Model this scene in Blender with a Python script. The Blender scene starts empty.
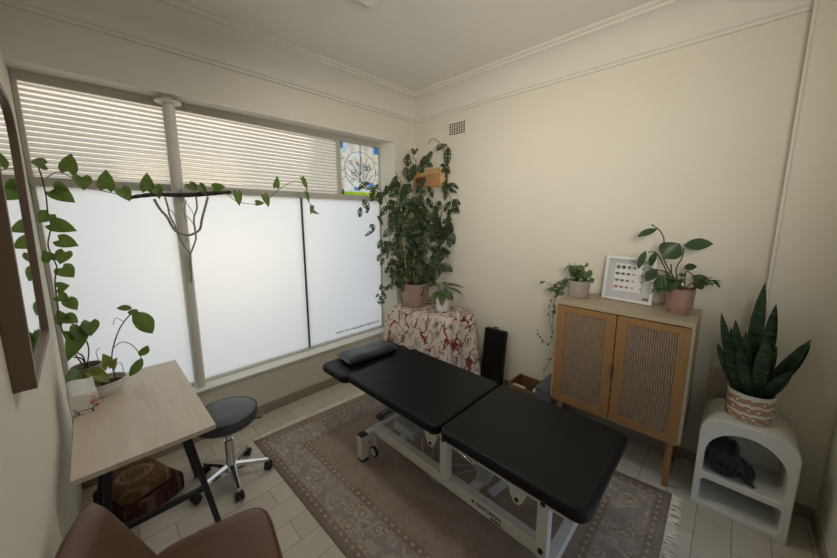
import bpy, bmesh, math, random
from mathutils import Vector, Matrix, Euler
R = random.Random(7)
S = bpy.context.scene
COL = S.collection
PI = math.pi

# ------------------------------------------------------------------ camera
CAM = Vector((-2.7762, -2.8115, 1.7050))
YAW, PITCH, ROLL = 0.802579, -0.154539, -0.000808
FPX, CXP, CYP = 322.065, 423.556, 267.170
FW = Vector((math.sin(YAW)*math.cos(PITCH), math.cos(YAW)*math.cos(PITCH), math.sin(PITCH)))
RT = Vector((math.cos(YAW), -math.sin(YAW), 0))
UP = RT.cross(FW)
RT, UP = RT*math.cos(ROLL)+UP*math.sin(ROLL), UP*math.cos(ROLL)-RT*math.sin(ROLL)
cd = bpy.data.cameras.new('camera')
cam = bpy.data.objects.new('camera', cd)
COL.objects.link(cam)
cam.matrix_world = Matrix(((RT.x, UP.x, -FW.x, CAM.x), (RT.y, UP.y, -FW.y, CAM.y), (RT.z, UP.z, -FW.z, CAM.z), (0, 0, 0, 1)))
cd.sensor_fit = 'HORIZONTAL'
cd.sensor_width = 36
cd.lens = FPX*36/837
cd.shift_x = (418.5-CXP)/837
cd.shift_y = (CYP-279)/837
cd.clip_start = 0.02
S.camera = cam

# ------------------------------------------------------------------ light
S.view_settings.view_transform = 'Standard'
S.view_settings.look = 'None'
S.view_settings.gamma = 1
S.view_settings.use_curve_mapping = False
S.view_settings.exposure = 0.3
SKY_STRENGTH = 0.72
w = bpy.data.worlds.new('sky')
S.world = w
w.use_nodes = True
bgn = w.node_tree.nodes['Background']
bgn.inputs['Color'].default_value = (0.62, 0.81, 1.08, 1)
bgn.inputs['Strength'].default_value = SKY_STRENGTH


def area(name, loc, target, sx, sy, power, color):
    l = bpy.data.lights.new(name, 'AREA')
    l.shape = 'RECTANGLE'
    l.size, l.size_y, l.energy, l.color = sx, sy, power, color
    o = bpy.data.objects.new(name, l)
    COL.objects.link(o)
    o.location = loc
    o.rotation_euler = (Vector(target)-Vector(loc)).to_track_quat('-Z', 'Y').to_euler()
    return o


DOOR_FILL = area('doorway_fill', (-1.3, -3.75, 1.35), (-1.2, 0, 1.6), 0.9, 2.0, 0.8, (1.0, 0.95, 0.86))  # fill light added beyond the doorway, its source is unseen
WALL_FILL = area('right_wall_fill', (-2.45, -3.20, 1.95), (-0.05, -1.45, 2.40), 0.7, 0.5, 13.5, (1.0, 0.93, 0.78))  # unseen fill light added behind the camera to brighten the right wall
WALL_FILL.data.spread = math.radians(90)
PAVE = area('sunlit_pavement_bounce', (-1.5, 1.9, 0.15), (-1.2, -1.2, 3.0), 4.5, 1.6, 14, (1.0, 0.95, 0.86))
PANE_FILL = area('upper_pane_fill', (-1.75, 1.6, 2.75), (-1.75, 0.165, 2.05), 3.4, 0.8, 13, (1.0, 0.96, 0.88))  # fill light added outside to brighten the upper panes, no facade stands here
WARM_FILL = area('warm_pane_fill', (-1.95, 1.15, 1.40), (-1.95, 0, 1.40), 1.1, 0.7, 5.5, (1.0, 0.82, 0.52))  # warm fill light added behind the frosted panes, no shopfront stands here


def at(x, y, axis, val):
    """the point of the room seen at photo pixel (x, y) on the plane axis = val"""
    d = FW+RT*((x-CXP)/FPX)-UP*((y-CYP)/FPX)
    i = 'xyz'.index(axis)
    return CAM+d*((val-CAM[i])/d[i])


def at_depth(x, y, p):
    """same, on the upright plane facing the camera through point p"""
    d = FW+RT*((x-CXP)/FPX)-UP*((y-CYP)/FPX)
    n = Vector((FW.x, FW.y, 0)).normalized()
    return CAM+d*((Vector(p)-CAM).dot(n)/d.dot(n))


# ------------------------------------------------------------------ materials
class NT:
    def __init__(s, name):
        s.m = bpy.data.materials.new(name)
        s.m.use_nodes = True
        s.t = s.m.node_tree
        s.t.nodes.clear()
        s.out = s.t.nodes.new('ShaderNodeOutputMaterial')

    def n(s, kind, **kw):
        nd = s.t.nodes.new('ShaderNode'+kind)
        for k, v in kw.items():
            setattr(nd, k, v)
        return nd

    def set(s, sock, v):
        if isinstance(v, bpy.types.NodeSocket):
            s.t.links.new(v, sock)
        elif isinstance(v, (tuple, list)) and len(v) == 3 and sock.type == 'RGBA':
            sock.default_value = (*v, 1)
        else:
            sock.default_value = v

    def co(s, kind='Object'):
        return s.n('TexCoord').outputs[kind]

    def xyz(s, v):
        nd = s.n('SeparateXYZ')
        s.set(nd.inputs[0], v)
        return nd.outputs

    def comb(s, x, y, z=0.0):
        nd = s.n('CombineXYZ')
        for i, v in enumerate((x, y, z)):
            s.set(nd.inputs[i], v)
        return nd.outputs[0]

    def ma(s, op, a, b=0.0, c=None, clamp=False):
        nd = s.n('Math', operation=op, use_clamp=clamp)
        s.set(nd.inputs[0], a)
        s.set(nd.inputs[1], b)
        if c is not None:
            s.set(nd.inputs[2], c)
        return nd.outputs[0]

    def mix(s, f, a, b, blend='MIX'):
        nd = s.n('Mix', data_type='RGBA', blend_type=blend)
        s.set(nd.inputs[0], f)
        s.set(nd.inputs[6], a)
        s.set(nd.inputs[7], b)
        return nd.outputs[2]

    def noise(s, v, scale, detail=2.0, rough=0.5, dist=0.0, col=False):
        nd = s.n('TexNoise')
        s.set(nd.inputs['Vector'], v)
        nd.inputs['Scale'].default_value = scale
        nd.inputs['Detail'].default_value = detail
        nd.inputs['Roughness'].default_value = rough
        nd.inputs['Distortion'].default_value = dist
        return nd.outputs['Color' if col else 'Fac']

    def vor(s, v, scale, feature='F1', out='Distance', rnd=1.0):
        nd = s.n('TexVoronoi', feature=feature)
        s.set(nd.inputs['Vector'], v)
        nd.inputs['Scale'].default_value = scale
        nd.inputs['Randomness'].default_value = rnd
        return nd.outputs[out]

    def ramp(s, f, stops, interp='LINEAR'):
        nd = s.n('ValToRGB')
        nd.color_ramp.interpolation = interp
        els = nd.color_ramp.elements
        while len(els) < len(stops):
            els.new(0.5)
        for e, (p, c) in zip(els, stops):
            e.position = p
            e.color = (*c, 1)
        s.set(nd.inputs[0], f)
        return nd.outputs[0]

    def step(s, v, lo, hi):
        nd = s.n('MapRange', interpolation_type='SMOOTHSTEP')
        s.set(nd.inputs[0], v)
        nd.inputs[1].default_value, nd.inputs[2].default_value = lo, hi
        return nd.outputs[0]

    def map(s, v, scale=(1, 1, 1), rot=(0, 0, 0), loc=(0, 0, 0)):
        nd = s.n('Mapping')
        s.set(nd.inputs[0], v)
        nd.inputs[1].default_value, nd.inputs[2].default_value, nd.inputs[3].default_value = loc, rot, scale
        return nd.outputs[0]

    def bump(s, h, strength=0.3, dist=0.01):
        nd = s.n('Bump')
        nd.inputs['Strength'].default_value = strength
        nd.inputs['Distance'].default_value = dist
        s.set(nd.inputs['Height'], h)
        return nd.outputs[0]

    def pbr(s, color, rough=0.5, metal=0.0, spec=0.5, normal=None, coat=0.0, sheen=0.0, alpha=None):
        b = s.n('BsdfPrincipled')
        s.set(b.inputs['Base Color'], color)
        s.set(b.inputs['Roughness'], rough)
        b.inputs['Metallic'].default_value = metal
        b.inputs['Specular IOR Level'].default_value = spec
        b.inputs['Coat Weight'].default_value = coat
        b.inputs['Sheen Weight'].default_value = sheen
        if normal is not None:
            s.set(b.inputs['Normal'], normal)
        if alpha is not None:
            s.set(b.inputs['Alpha'], alpha)
        return b.outputs[0]

    def add(s, f, a, b):
        nd = s.n('MixShader')
        s.set(nd.inputs[0], f)
        s.set(nd.inputs[1], a)
        s.set(nd.inputs[2], b)
        return nd.outputs[0]

    def done(s, shader):
        s.t.links.new(shader, s.out.inputs['Surface'])
        return s.m


def plain(name, c, rough=0.5, metal=0.0, var=0.12, scale=6.0, bump=0.0, bscale=60.0, spec=0.5, sheen=0.0, coat=0.0):
    t = NT(name)
    v = t.co()
    n = t.noise(v, scale, 4)
    col = t.mix(n, tuple(x*(1-var) for x in c), tuple(min(1, x*(1+var)) for x in c))
    nm = t.bump(t.noise(v, bscale, 3), bump, 0.005) if bump else None
    return t.done(t.pbr(col, rough, metal, spec, nm, coat, sheen))


def wood(name, c1, c2, axis='y', scale=1.0, rough=0.45):
    t = NT(name)
    sc = {'x': (1.2, 14, 14), 'y': (14, 1.2, 14), 'z': (14, 14, 1.2)}[axis]
    v = t.map(t.co(), tuple(k*scale for k in sc))
    n = t.noise(v, 1.6, 5, 0.6, 1.2)
    f = t.noise(v, 9, 3, 0.7)
    col = t.mix(t.ma('ADD', t.ma('MULTIPLY', n, 0.75), t.ma('MULTIPLY', f, 0.25)), c1, c2)
    return t.done(t.pbr(col, rough, normal=t.bump(f, 0.06, 0.002)))


MT = {}
MT['wall'] = plain('cream_wall_paint', (0.73, 0.69, 0.59), 0.75, var=0.03, scale=2.0, bump=0.05, bscale=25, spec=0.25)
MT['ceil'] = plain('white_ceiling_paint', (0.74, 0.71, 0.65), 0.8, var=0.03, scale=1.5, spec=0.2)
MT['trimw'] = plain('white_gloss_trim_paint', (0.72, 0.70, 0.64), 0.35, var=0.03, scale=3, bump=0.04, bscale=18)
MT['cornice'] = plain('cornice_paint', (0.73, 0.70, 0.63), 0.7, var=0.03, scale=3, spec=0.25)
MT['framepaint'] = plain('window_frame_paint', (0.50, 0.48, 0.42), 0.4, var=0.05)
MT['skirt'] = plain('tile_skirting', (0.33, 0.29, 0.23), 0.4, var=0.12, scale=9)
MT['black_metal'] = plain('black_powder_coated_steel', (0.012, 0.012, 0.013), 0.4)
MT['black_rubber'] = plain('black_rubber', (0.012, 0.012, 0.013), 0.6)
MT['black_plastic'] = plain('black_plastic', (0.015, 0.015, 0.017), 0.4)
MT['chrome'] = plain('polished_chrome', (0.78, 0.78, 0.80), 0.12, 1.0, var=0.02)
MT['white_metal'] = plain('white_enamelled_steel', (0.66, 0.65, 0.61), 0.35, var=0.04)
MT['leather_black'] = plain('black_leather', (0.0045, 0.005, 0.0065), 0.45, bump=0.1, bscale=220, spec=0.22)
MT['leather_pillow'] = plain('soft_black_leather', (0.022, 0.025, 0.031), 0.36, bump=0.1, bscale=200)
MT['leather_brown'] = plain('brown_leather', (0.105, 0.044, 0.022), 0.42, var=0.2, scale=5, bump=0.1, bscale=180)
MT['leather_blue'] = plain('charcoal_stool_vinyl', (0.060, 0.067, 0.082), 0.42, bump=0.1, bscale=220)
MT['oak'] = wood('honey_oak', (0.25, 0.125, 0.042), (0.36, 0.195, 0.075), 'z')
MT['oak_grey'] = wood('limed_oak', (0.36, 0.29, 0.19), (0.47, 0.39, 0.27), 'y')
MT['desk'] = wood('pale_oak_desktop', (0.46, 0.38, 0.29), (0.74, 0.65, 0.54), 'y', 0.8, 0.30)
MT['mirror_wood'] = wood('walnut_mirror_frame', (0.13, 0.078, 0.050), (0.20, 0.125, 0.082), 'z')
MT['crate'] = wood('pine_box_wood', (0.60, 0.36, 0.14), (0.78, 0.54, 0.25), 'y', 1.0, 0.5)
MT['darkwood'] = wood('brown_box_wood', (0.13, 0.065, 0.03), (0.22, 0.12, 0.06), 'y')
MT['bark'] = plain('driftwood_bark', (0.045, 0.028, 0.018), 0.8, var=0.4, scale=40, bump=0.5, bscale=50)
MT['rope'] = plain('macrame_cotton_cord', (0.33, 0.30, 0.24), 0.9, var=0.45, scale=90)
MT['soil'] = plain('potting_soil', (0.030, 0.020, 0.013), 0.95, var=0.5, scale=40, bump=0.8, bscale=60)
MT['stem'] = plain('brown_green_stem', (0.060, 0.050, 0.022), 0.6, var=0.3)
MT['pink_pot'] = plain('dusty_pink_plastic', (0.36, 0.235, 0.205), 0.5, var=0.06)
MT['blush_pot'] = plain('blush_ceramic', (0.32, 0.185, 0.135), 0.5, var=0.08, scale=12)
MT['white_pot'] = plain('white_ceramic', (0.74, 0.73, 0.70), 0.3, var=0.03)
MT['grey_pot'] = plain('taupe_ceramic', (0.36, 0.32, 0.27), 0.55, var=0.12, scale=14)
MT['mauve_pot'] = plain('mauve_grey_ceramic', (0.34, 0.285, 0.245), 0.55, var=0.08, scale=14)
MT['white_lacquer'] = plain('matt_white_lacquer', (0.66, 0.645, 0.58), 0.5, var=0.04)
MT['white_frame'] = plain('white_picture_frame', (0.74, 0.74, 0.73), 0.4, var=0.03)
MT['paper'] = plain('white_paper', (0.74, 0.74, 0.75), 0.9, var=0.02)
MT['mount'] = plain('pale_grey_mount_board', (0.54, 0.54, 0.57), 0.9, var=0.03)
MT['towel'] = plain('charcoal_towelling', (0.010, 0.0105, 0.013), 0.95, var=0.3, scale=30, bump=0.9, bscale=160, sheen=0.2)
MT['felt'] = plain('grey_felt', (0.10, 0.105, 0.115), 0.9, var=0.15, scale=30)
MT['greyplastic'] = plain('pale_grey_plastic', (0.45, 0.46, 0.47), 0.45, var=0.05)
MT['vent_hole'] = plain('dark_vent_opening', (0.02, 0.018, 0.015), 0.9)
MT['beige_plate'] = plain('beige_plastic_plate', (0.50, 0.44, 0.33), 0.5, var=0.04)
MT['ink'] = plain('dark_grey_lettering', (0.05, 0.055, 0.07), 0.6)
MT['lamp'] = plain('opal_lamp_diffuser', (0.80, 0.79, 0.76), 0.4, var=0.02)


def leafmat(name, c1, c2, scale=25, trans=0.25, rough=0.4):
    t = NT(name)
    v = t.co()
    n = t.noise(v, scale, 3, 0.6)
    col = t.ramp(n, [(0.3, c1), (0.7, c2)])
    p = t.pbr(col, rough, spec=0.4)
    tr = t.n('BsdfTranslucent')
    t.set(tr.inputs[0], t.mix(0.5, col, (0.35, 0.5, 0.08)))
    return t.done(t.add(trans, p, tr.outputs[0]))


MT['pothos'] = leafmat('pothos_leaf', (0.045, 0.090, 0.018), (0.115, 0.19, 0.042), 22, 0.28)
MT['pothos_yellow'] = leafmat('yellowing_leaf', (0.16, 0.19, 0.035), (0.33, 0.30, 0.07), 18, 0.25)
MT['monstera'] = leafmat('monstera_leaf', (0.016, 0.030, 0.013), (0.040, 0.066, 0.025), 18, 0.12)
MT['smallplant'] = leafmat('small_trailing_leaf', (0.04, 0.08, 0.025), (0.13, 0.19, 0.07), 30, 0.12)
MT['hoya'] = leafmat('waxy_green_leaf', (0.022, 0.050, 0.018), (0.050, 0.095, 0.035), 15, 0.08, 0.3)
MT['dieff'] = leafmat('striped_green_leaf', (0.030, 0.058, 0.020), (0.12, 0.17, 0.06), 28, 0.12)


def snake_leaf():
    t = NT('snake_plant_leaf')
    v = t.co()
    x = t.xyz(v)
    n = t.noise(t.map(v, (6, 6, 60)), 1.0, 3, 0.6, 0.6)
    col = t.ramp(n, [(0.36, (0.010, 0.024, 0.012)), (0.52, (0.028, 0.058, 0.026)), (0.68, (0.075, 0.11, 0.05))])
    return t.done(t.pbr(col, 0.4, spec=0.4))


MT['snake'] = snake_leaf()


def floor_mat():
    t = NT('beige_brick_bond_tiles')
    x = t.xyz(t.co())
    v = t.comb(t.ma('ADD', x[0], 2.167+0.3*20), t.ma('ADD', x[1], 0.861+0.1505*40))
    b = t.n('TexBrick', offset=0.5, offset_frequency=2)
    t.set(b.inputs['Vector'], v)
    t.set(b.inputs['Color1'], (0.60, 0.555, 0.475))
    t.set(b.inputs['Color2'], (0.52, 0.475, 0.40))
    t.set(b.inputs['Mortar'], (0.24, 0.21, 0.17))
    b.inputs['Scale'].default_value = 1
    b.inputs['Mortar Size'].default_value = 0.0028
    b.inputs['Mortar Smooth'].default_value = 0.2
    b.inputs['Bias'].default_value = 0
    b.inputs['Brick Width'].default_value = 0.30
    b.inputs['Row Height'].default_value = 0.1505
    n = t.noise(t.co(), 18, 5, 0.65)
    col = t.mix(0.28, b.outputs['Color'], t.mix(n, (0.42, 0.37, 0.30), (0.68, 0.63, 0.55)))
    return t.done(t.pbr(col, 0.5, spec=0.35, normal=t.bump(t.ma('SUBTRACT', 1.0, b.outputs['Fac']), 0.4, 0.002)))


def rug_mat():
    # local metres: origin at the rug's centre, u across (0.79 half), v along (1.13 half)
    t = NT('faded_persian_rug')
    v = t.co('UV')
    x = t.xyz(v)
    du = t.ma('SUBTRACT', 0.79, t.ma('ABSOLUTE', x[0]))
    dv = t.ma('SUBTRACT', 1.13, t.ma('ABSOLUTE', x[1]))
    d = t.ma('MINIMUM', du, dv)
    wv = t.n('VectorMath', operation='ADD')
    t.set(wv.inputs[0], v)
    nz = t.n('VectorMath', operation='SCALE')
    t.set(nz.inputs[0], t.noise(v, 14, 3, col=True))
    nz.inputs['Scale'].default_value = 0.05
    t.set(wv.inputs[1], nz.outputs[0])
    wv = wv.outputs[0]
    # field: rosy brown with faint small motifs
    sym = t.comb(t.ma('ABSOLUTE', x[0]), t.ma('ABSOLUTE', x[1]))
    symw = t.n('VectorMath', operation='ADD')
    t.set(symw.inputs[0], sym)
    t.set(symw.inputs[1], nz.outputs[0])
    symw = symw.outputs[0]
    fm = t.vor(symw, 11, 'DISTANCE_TO_EDGE')
    field = t.mix(t.step(fm, 0.02, 0.10), (0.212, 0.165, 0.138), (0.245, 0.180, 0.148))
    f2 = t.step(t.vor(symw, 17, 'F1'), 0.18, 0.30)
    field = t.mix(t.ma('MULTIPLY', t.ma('SUBTRACT', 1.0, f2), 0.38), field, (0.25, 0.205, 0.165))
    f3 = t.step(t.noise(symw, 22, 3, 0.7), 0.50, 0.60)
    field = t.mix(t.ma('MULTIPLY', f3, 0.35), field, (0.15, 0.12, 0.105))
    # lozenge medallion
    loz = t.ma('ADD', t.ma('MULTIPLY', t.ma('ABSOLUTE', x[0]), 1.9), t.ma('ABSOLUTE', x[1]))
    loz = t.ma('ADD', loz, t.ma('MULTIPLY', t.noise(sym, 16, 2), 0.18))
    ring = t.ma('SUBTRACT', 1.0, t.step(t.ma('ABSOLUTE', t.ma('SUBTRACT', loz, 0.62)), 0.02, 0.06))
    field = t.mix(t.ma('MULTIPLY', ring, 0.55), field, (0.25, 0.21, 0.17))
    field = t.mix(t.ma('MULTIPLY', t.step(t.ma('SUBTRACT', 0.55, loz), 0.0, 0.06), 0.35), field, (0.12, 0.115, 0.115))
    # main border: blue grey ground with cream and brown florals
    bv = t.vor(wv, 13, 'F1')
    bord = t.ramp(bv, [(0.10, (0.13, 0.105, 0.09)), (0.22, (0.42, 0.375, 0.315)), (0.34, (0.20, 0.15, 0.12)), (0.48, (0.38, 0.345, 0.305)), (0.62, (0.22, 0.21, 0.205))])
    be = t.step(t.vor(wv, 26, 'DISTANCE_TO_EDGE'), 0.03, 0.10)
    bord = t.mix(t.ma('MULTIPLY', t.ma('SUBTRACT', 1.0, be), 0.55), bord, (0.17, 0.145, 0.125))

    def guard(col, centre, half):
        # narrow stripe of dots between two dark lines
        a = t.ma('ABSOLUTE', t.ma('SUBTRACT', d, centre))
        inside = t.ma('LESS_THAN', a, half)
        alongv = t.mix(t.ma('LESS_THAN', du, dv), t.comb(x[0], 0.0), t.comb(x[1], 0.0))
        al = t.xyz(alongv)[0]
        ph = t.ma('ABSOLUTE', t.ma('SUBTRACT', t.ma('FRACT', t.ma('MULTIPLY', al, 1/0.050)), 0.5))
        r = t.ma('ADD', t.ma('POWER', t.ma('DIVIDE', a, half*0.42), 2.0), t.ma('POWER', t.ma('DIVIDE', ph, 0.20), 2.0))
        st = t.mix(t.step(r, 0.7, 1.3), (0.34, 0.30, 0.24), (0.165, 0.125, 0.10))
        return t.mix(inside, col, st)
    c = t.mix(t.step(d, 0.255, 0.262), bord, field)
    c = guard(c, 0.285, 0.022)
    c = guard(c, 0.050, 0.022)
    c = t.mix(t.ma('LESS_THAN', d, 0.03), c, (0.19, 0.155, 0.13))
    wear = t.noise(v, 5, 6, 0.7)
    c = t.mix(t.step(wear, 0.35, 0.75), c, t.mix(0.55, c, (0.28, 0.245, 0.21)))
    pile = t.noise(v, 260, 2)
    c = t.mix(1.0, c, (1.5, 1.45, 1.4), 'MULTIPLY')
    return t.done(t.pbr(t.mix(t.ma('MULTIPLY', pile, 0.35), c, (0.16, 0.14, 0.125)), 0.95, spec=0.1, sheen=0.1, normal=t.bump(pile, 0.6, 0.004)))


def cloth_mat():
    t = NT('cream_cloth_with_red_branches')
    v = t.co()
    x = t.xyz(v)
    nz = t.n('VectorMath', operation='SCALE')
    t.set(nz.inputs[0], t.noise(v, 6, 3, col=True))
    nz.inputs['Scale'].default_value = 0.16
    a = t.n('VectorMath', operation='ADD')
    t.set(a.inputs[0], t.map(v, (1, 1, 0.62)))
    t.set(a.inputs[1], nz.outputs[0])
    a = a.outputs[0]
    e = t.vor(a, 8.0, 'DISTANCE_TO_EDGE')
    base = t.mix(t.noise(v, 9, 3), (0.62, 0.53, 0.45), (0.74, 0.67, 0.58))
    gz = t.step(t.noise(a, 13, 3), 0.52, 0.62)
    base = t.mix(t.ma('MULTIPLY', gz, 0.7), base, (0.33, 0.29, 0.26))
    r1 = t.ma('SUBTRACT', 1.0, t.step(e, 0.03, 0.06))
    gate = t.step(t.noise(v, 5.5, 2), 0.42, 0.48)
    base = t.mix(t.ma('MULTIPLY', r1, gate), base, (0.26, 0.035, 0.045))
    e2 = t.vor(a, 17, 'DISTANCE_TO_EDGE')
    r2 = t.ma('SUBTRACT', 1.0, t.step(e2, 0.03, 0.07))
    g2 = t.step(t.noise(v, 7.5, 2), 0.50, 0.56)
    base = t.mix(t.ma('MULTIPLY', r2, g2), base, (0.10, 0.085, 0.085))
    f = t.vor(a, 9, 'F1')
    fl = t.ma('SUBTRACT', 1.0, t.step(t.ma('ABSOLUTE', t.ma('SUBTRACT', f, 0.17)), 0.015, 0.04))
    base = t.mix(t.ma('MULTIPLY', fl, 0.6), base, (0.30, 0.07, 0.07))
    return t.done(t.pbr(base, 0.9, spec=0.15, normal=t.bump(t.noise(v, 300, 2), 0.15, 0.002)))


def cane_mat():
    t = NT('woven_cane')
    x = t.xyz(t.co())
    k = 2*PI/0.013
    sy = t.ma('SINE', t.ma('MULTIPLY', x[1], k))
    sz = t.ma('SINE', t.ma('MULTIPLY', x[2], k))
    hole = t.step(t.ma('ADD', t.ma('ADD', sy, sz), t.ma('MULTIPLY', t.ma('SUBTRACT', t.noise(t.co(), 110, 2), 0.5), 2.2)), 0.1, 1.1)
    n = t.noise(t.co(), 30, 3)
    strand = t.mix(n, (0.22, 0.15, 0.09), (0.38, 0.27, 0.17))
    col = t.mix(hole, strand, (0.022, 0.013, 0.008))
    return t.done(t.pbr(col, 0.6, normal=t.bump(t.ma('SUBTRACT', 1.0, hole), 0.6, 0.004)))


def snakepot_mat():
    # cream pot with three bands of terracotta scallops
    t = NT('cream_pot_with_terracotta_bands')
    v = t.co()
    x = t.xyz(v)
    ang = t.ma('ARCTAN2', x[1], x[0])
    u = t.ma('MULTIPLY', ang, 0.098)
    z = x[2]
    col = (0.68, 0.63, 0.55)
    cur = None
    for i, (zc, h, amp) in enumerate(((0.122, 0.012, 0.004), (0.076, 0.014, 0.004), (0.026, 0.012, 0.004))):
        wv = t.ma('MULTIPLY', t.ma('SINE', t.ma('MULTIPLY', u, 2*PI/0.072)), amp)
        dd = t.ma('ABSOLUTE', t.ma('SUBTRACT', t.ma('SUBTRACT', z, zc), wv))
        m = t.ma('SUBTRACT', 1.0, t.step(dd, h, h+0.004))
        ph = t.ma('MULTIPLY', t.ma('SUBTRACT', t.ma('FRACT', t.ma('ADD', t.ma('DIVIDE', u, 0.072), 0.25*i)), 0.5), 0.072)
        rr = t.ma('SQRT', t.ma('ADD', t.ma('POWER', ph, 2.0), t.ma('POWER', t.ma('SUBTRACT', z, zc), 2.0)))
        dot = t.ma('SUBTRACT', 1.0, t.step(rr, 0.017, 0.020))
        eye = t.ma('SUBTRACT', 1.0, t.step(rr, 0.006, 0.009))
        m = t.ma('MAXIMUM', m, dot)
        m = t.ma('SUBTRACT', m, eye, clamp=True)
        cur = m if cur is None else t.ma('MAXIMUM', cur, m)
    c = t.mix(cur, col, (0.42, 0.25, 0.13))
    return t.done(t.pbr(c, 0.6))


def tissue_mat():
    t = NT('white_card_with_pink_blossom')
    v = t.co()
    base = (0.72, 0.69, 0.64)
    n = t.step(t.noise(v, 16, 4, 0.6, 1.0), 0.54, 0.62)
    c = t.mix(n, base, (0.55, 0.20, 0.20))
    e = t.vor(t.map(v, (1, 1, 2.2)), 15, 'DISTANCE_TO_EDGE')
    g = t.step(t.noise(v, 9, 2), 0.52, 0.58)
    c = t.mix(t.ma('MULTIPLY', t.ma('SUBTRACT', 1.0, t.step(e, 0.03, 0.07)), g), c, (0.07, 0.05, 0.05))
    return t.done(t.pbr(c, 0.5))


def kilim_mat(name, ground, alt, ring):
    t = NT(name)
    v = t.co('Generated')
    x = t.xyz(v)
    u, w_ = t.ma('SUBTRACT', x[0], 0.5), t.ma('SUBTRACT', x[1], 0.5)
    r = t.ma('SQRT', t.ma('ADD', t.ma('POWER', t.ma('MULTIPLY', u, 2.6), 2.0), t.ma('POWER', t.ma('MULTIPLY', w_, 3.2), 2.0)))
    n = t.noise(t.co(), 45, 3)
    c = t.mix(t.step(n, 0.45, 0.6), ground, alt)
    rg = t.ma('SUBTRACT', 1.0, t.step(t.ma('ABSOLUTE', t.ma('SUBTRACT', r, 0.62)), 0.05, 0.12))
    c = t.mix(t.ma('MULTIPLY', rg, 0.8), c, ring)
    rg = t.ma('SUBTRACT', 1.0, t.step(t.ma('ABSOLUTE', t.ma('SUBTRACT', r, 0.40)), 0.04, 0.09))
    c = t.mix(t.ma('MULTIPLY', rg, 0.5), c, ring)
    m = t.ma('MAXIMUM', t.ma('ABSOLUTE', u), t.ma('ABSOLUTE', w_))
    bd = t.ma('SUBTRACT', 1.0, t.step(t.ma('ABSOLUTE', t.ma('SUBTRACT', m, 0.43)), 0.01, 0.03))
    c = t.mix(t.ma('MULTIPLY', bd, 0.6), c, ring)
    return t.done(t.pbr(c, 0.95, spec=0.1, normal=t.bump(t.noise(t.co(), 300, 2), 0.5, 0.003)))


def frosted():
    t = NT('frosted_window_film')
    tr = t.n('BsdfTranslucent')
    t.set(tr.inputs[0], t.mix(t.noise(t.co(), 0.9, 1), (0.90, 0.91, 0.92), (0.95, 0.95, 0.94)))
    d = t.pbr((0.7, 0.71, 0.72), 0.35)
    return t.done(t.add(0.12, tr.outputs[0], d))


def reeded():
    t = NT('reeded_glass')
    tr = t.n('BsdfTranslucent')
    t.set(tr.inputs[0], (0.86, 0.79, 0.67))
    gl = t.n('BsdfRefraction')
    t.set(gl.inputs[0], (0.96, 0.90, 0.78))
    gl.inputs['Roughness'].default_value = 0.22
    gl.inputs['IOR'].default_value = 1.35
    ts = t.n('BsdfTransparent')
    t.set(ts.inputs[0], (0.96, 0.90, 0.78))
    g = t.add(0.12, gl.outputs[0], ts.outputs[0])
    return t.done(t.add(0.36, tr.outputs[0], g))


def stained():
    t = NT('mottled_leadlight_glass')
    v = t.co()
    c = t.vor(v, 22, 'F1', 'Color')
    h = t.xyz(c)
    col = t.ramp(h[0], [(0.0, (0.88, 0.82, 0.74)), (0.35, (0.93, 0.92, 0.88)), (0.66, (0.72, 0.84, 0.93)), (0.74, (0.92, 0.88, 0.80)), (0.90, (0.80, 0.84, 0.68))], 'CONSTANT')
    tr = t.n('BsdfTranslucent')
    t.set(tr.inputs[0], col)
    ts = t.n('BsdfTransparent')
    t.set(ts.inputs[0], col)
    return t.done(t.add(0.5, tr.outputs[0], ts.outputs[0]))


def tinted(name, col):
    t = NT(name)
    tr = t.n('BsdfTranslucent')
    t.set(tr.inputs[0], col)
    ts = t.n('BsdfTransparent')
    t.set(ts.inputs[0], col)
    return t.done(t.add(0.4, tr.outputs[0], ts.outputs[0]))


MT['floor'] = floor_mat()
MT['rug'] = rug_mat()
MT['fringe'] = plain('rug_fringe_wool', (0.80, 0.74, 0.62), 0.95, var=0.2, scale=30)
MT['cloth'] = cloth_mat()
MT['cane'] = cane_mat()
MT['snakepot'] = snakepot_mat()
MT['tissue'] = tissue_mat()
MT['kilim_a'] = kilim_mat('ochre_kilim', (0.12, 0.065, 0.033), (0.17, 0.10, 0.05), (0.27, 0.20, 0.125))
MT['kilim_b'] = kilim_mat('maroon_kilim', (0.060, 0.022, 0.020), (0.10, 0.04, 0.032), (0.19, 0.12, 0.08))
MT['frost'] = frosted()
MT['reed'] = reeded()
MT['stain'] = stained()
MT['blueglass'] = tinted('blue_glass', (0.36, 0.58, 0.86))
MT['greenglass'] = tinted('lime_glass', (0.75, 0.90, 0.22))
t_ = NT('mirror_glass')
MT['mirror'] = t_.done(t_.pbr(t_.mix(t_.noise(t_.co(), 3), (0.86, 0.88, 0.87), (0.9, 0.91, 0.9)), 0.02, 1.0))


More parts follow.
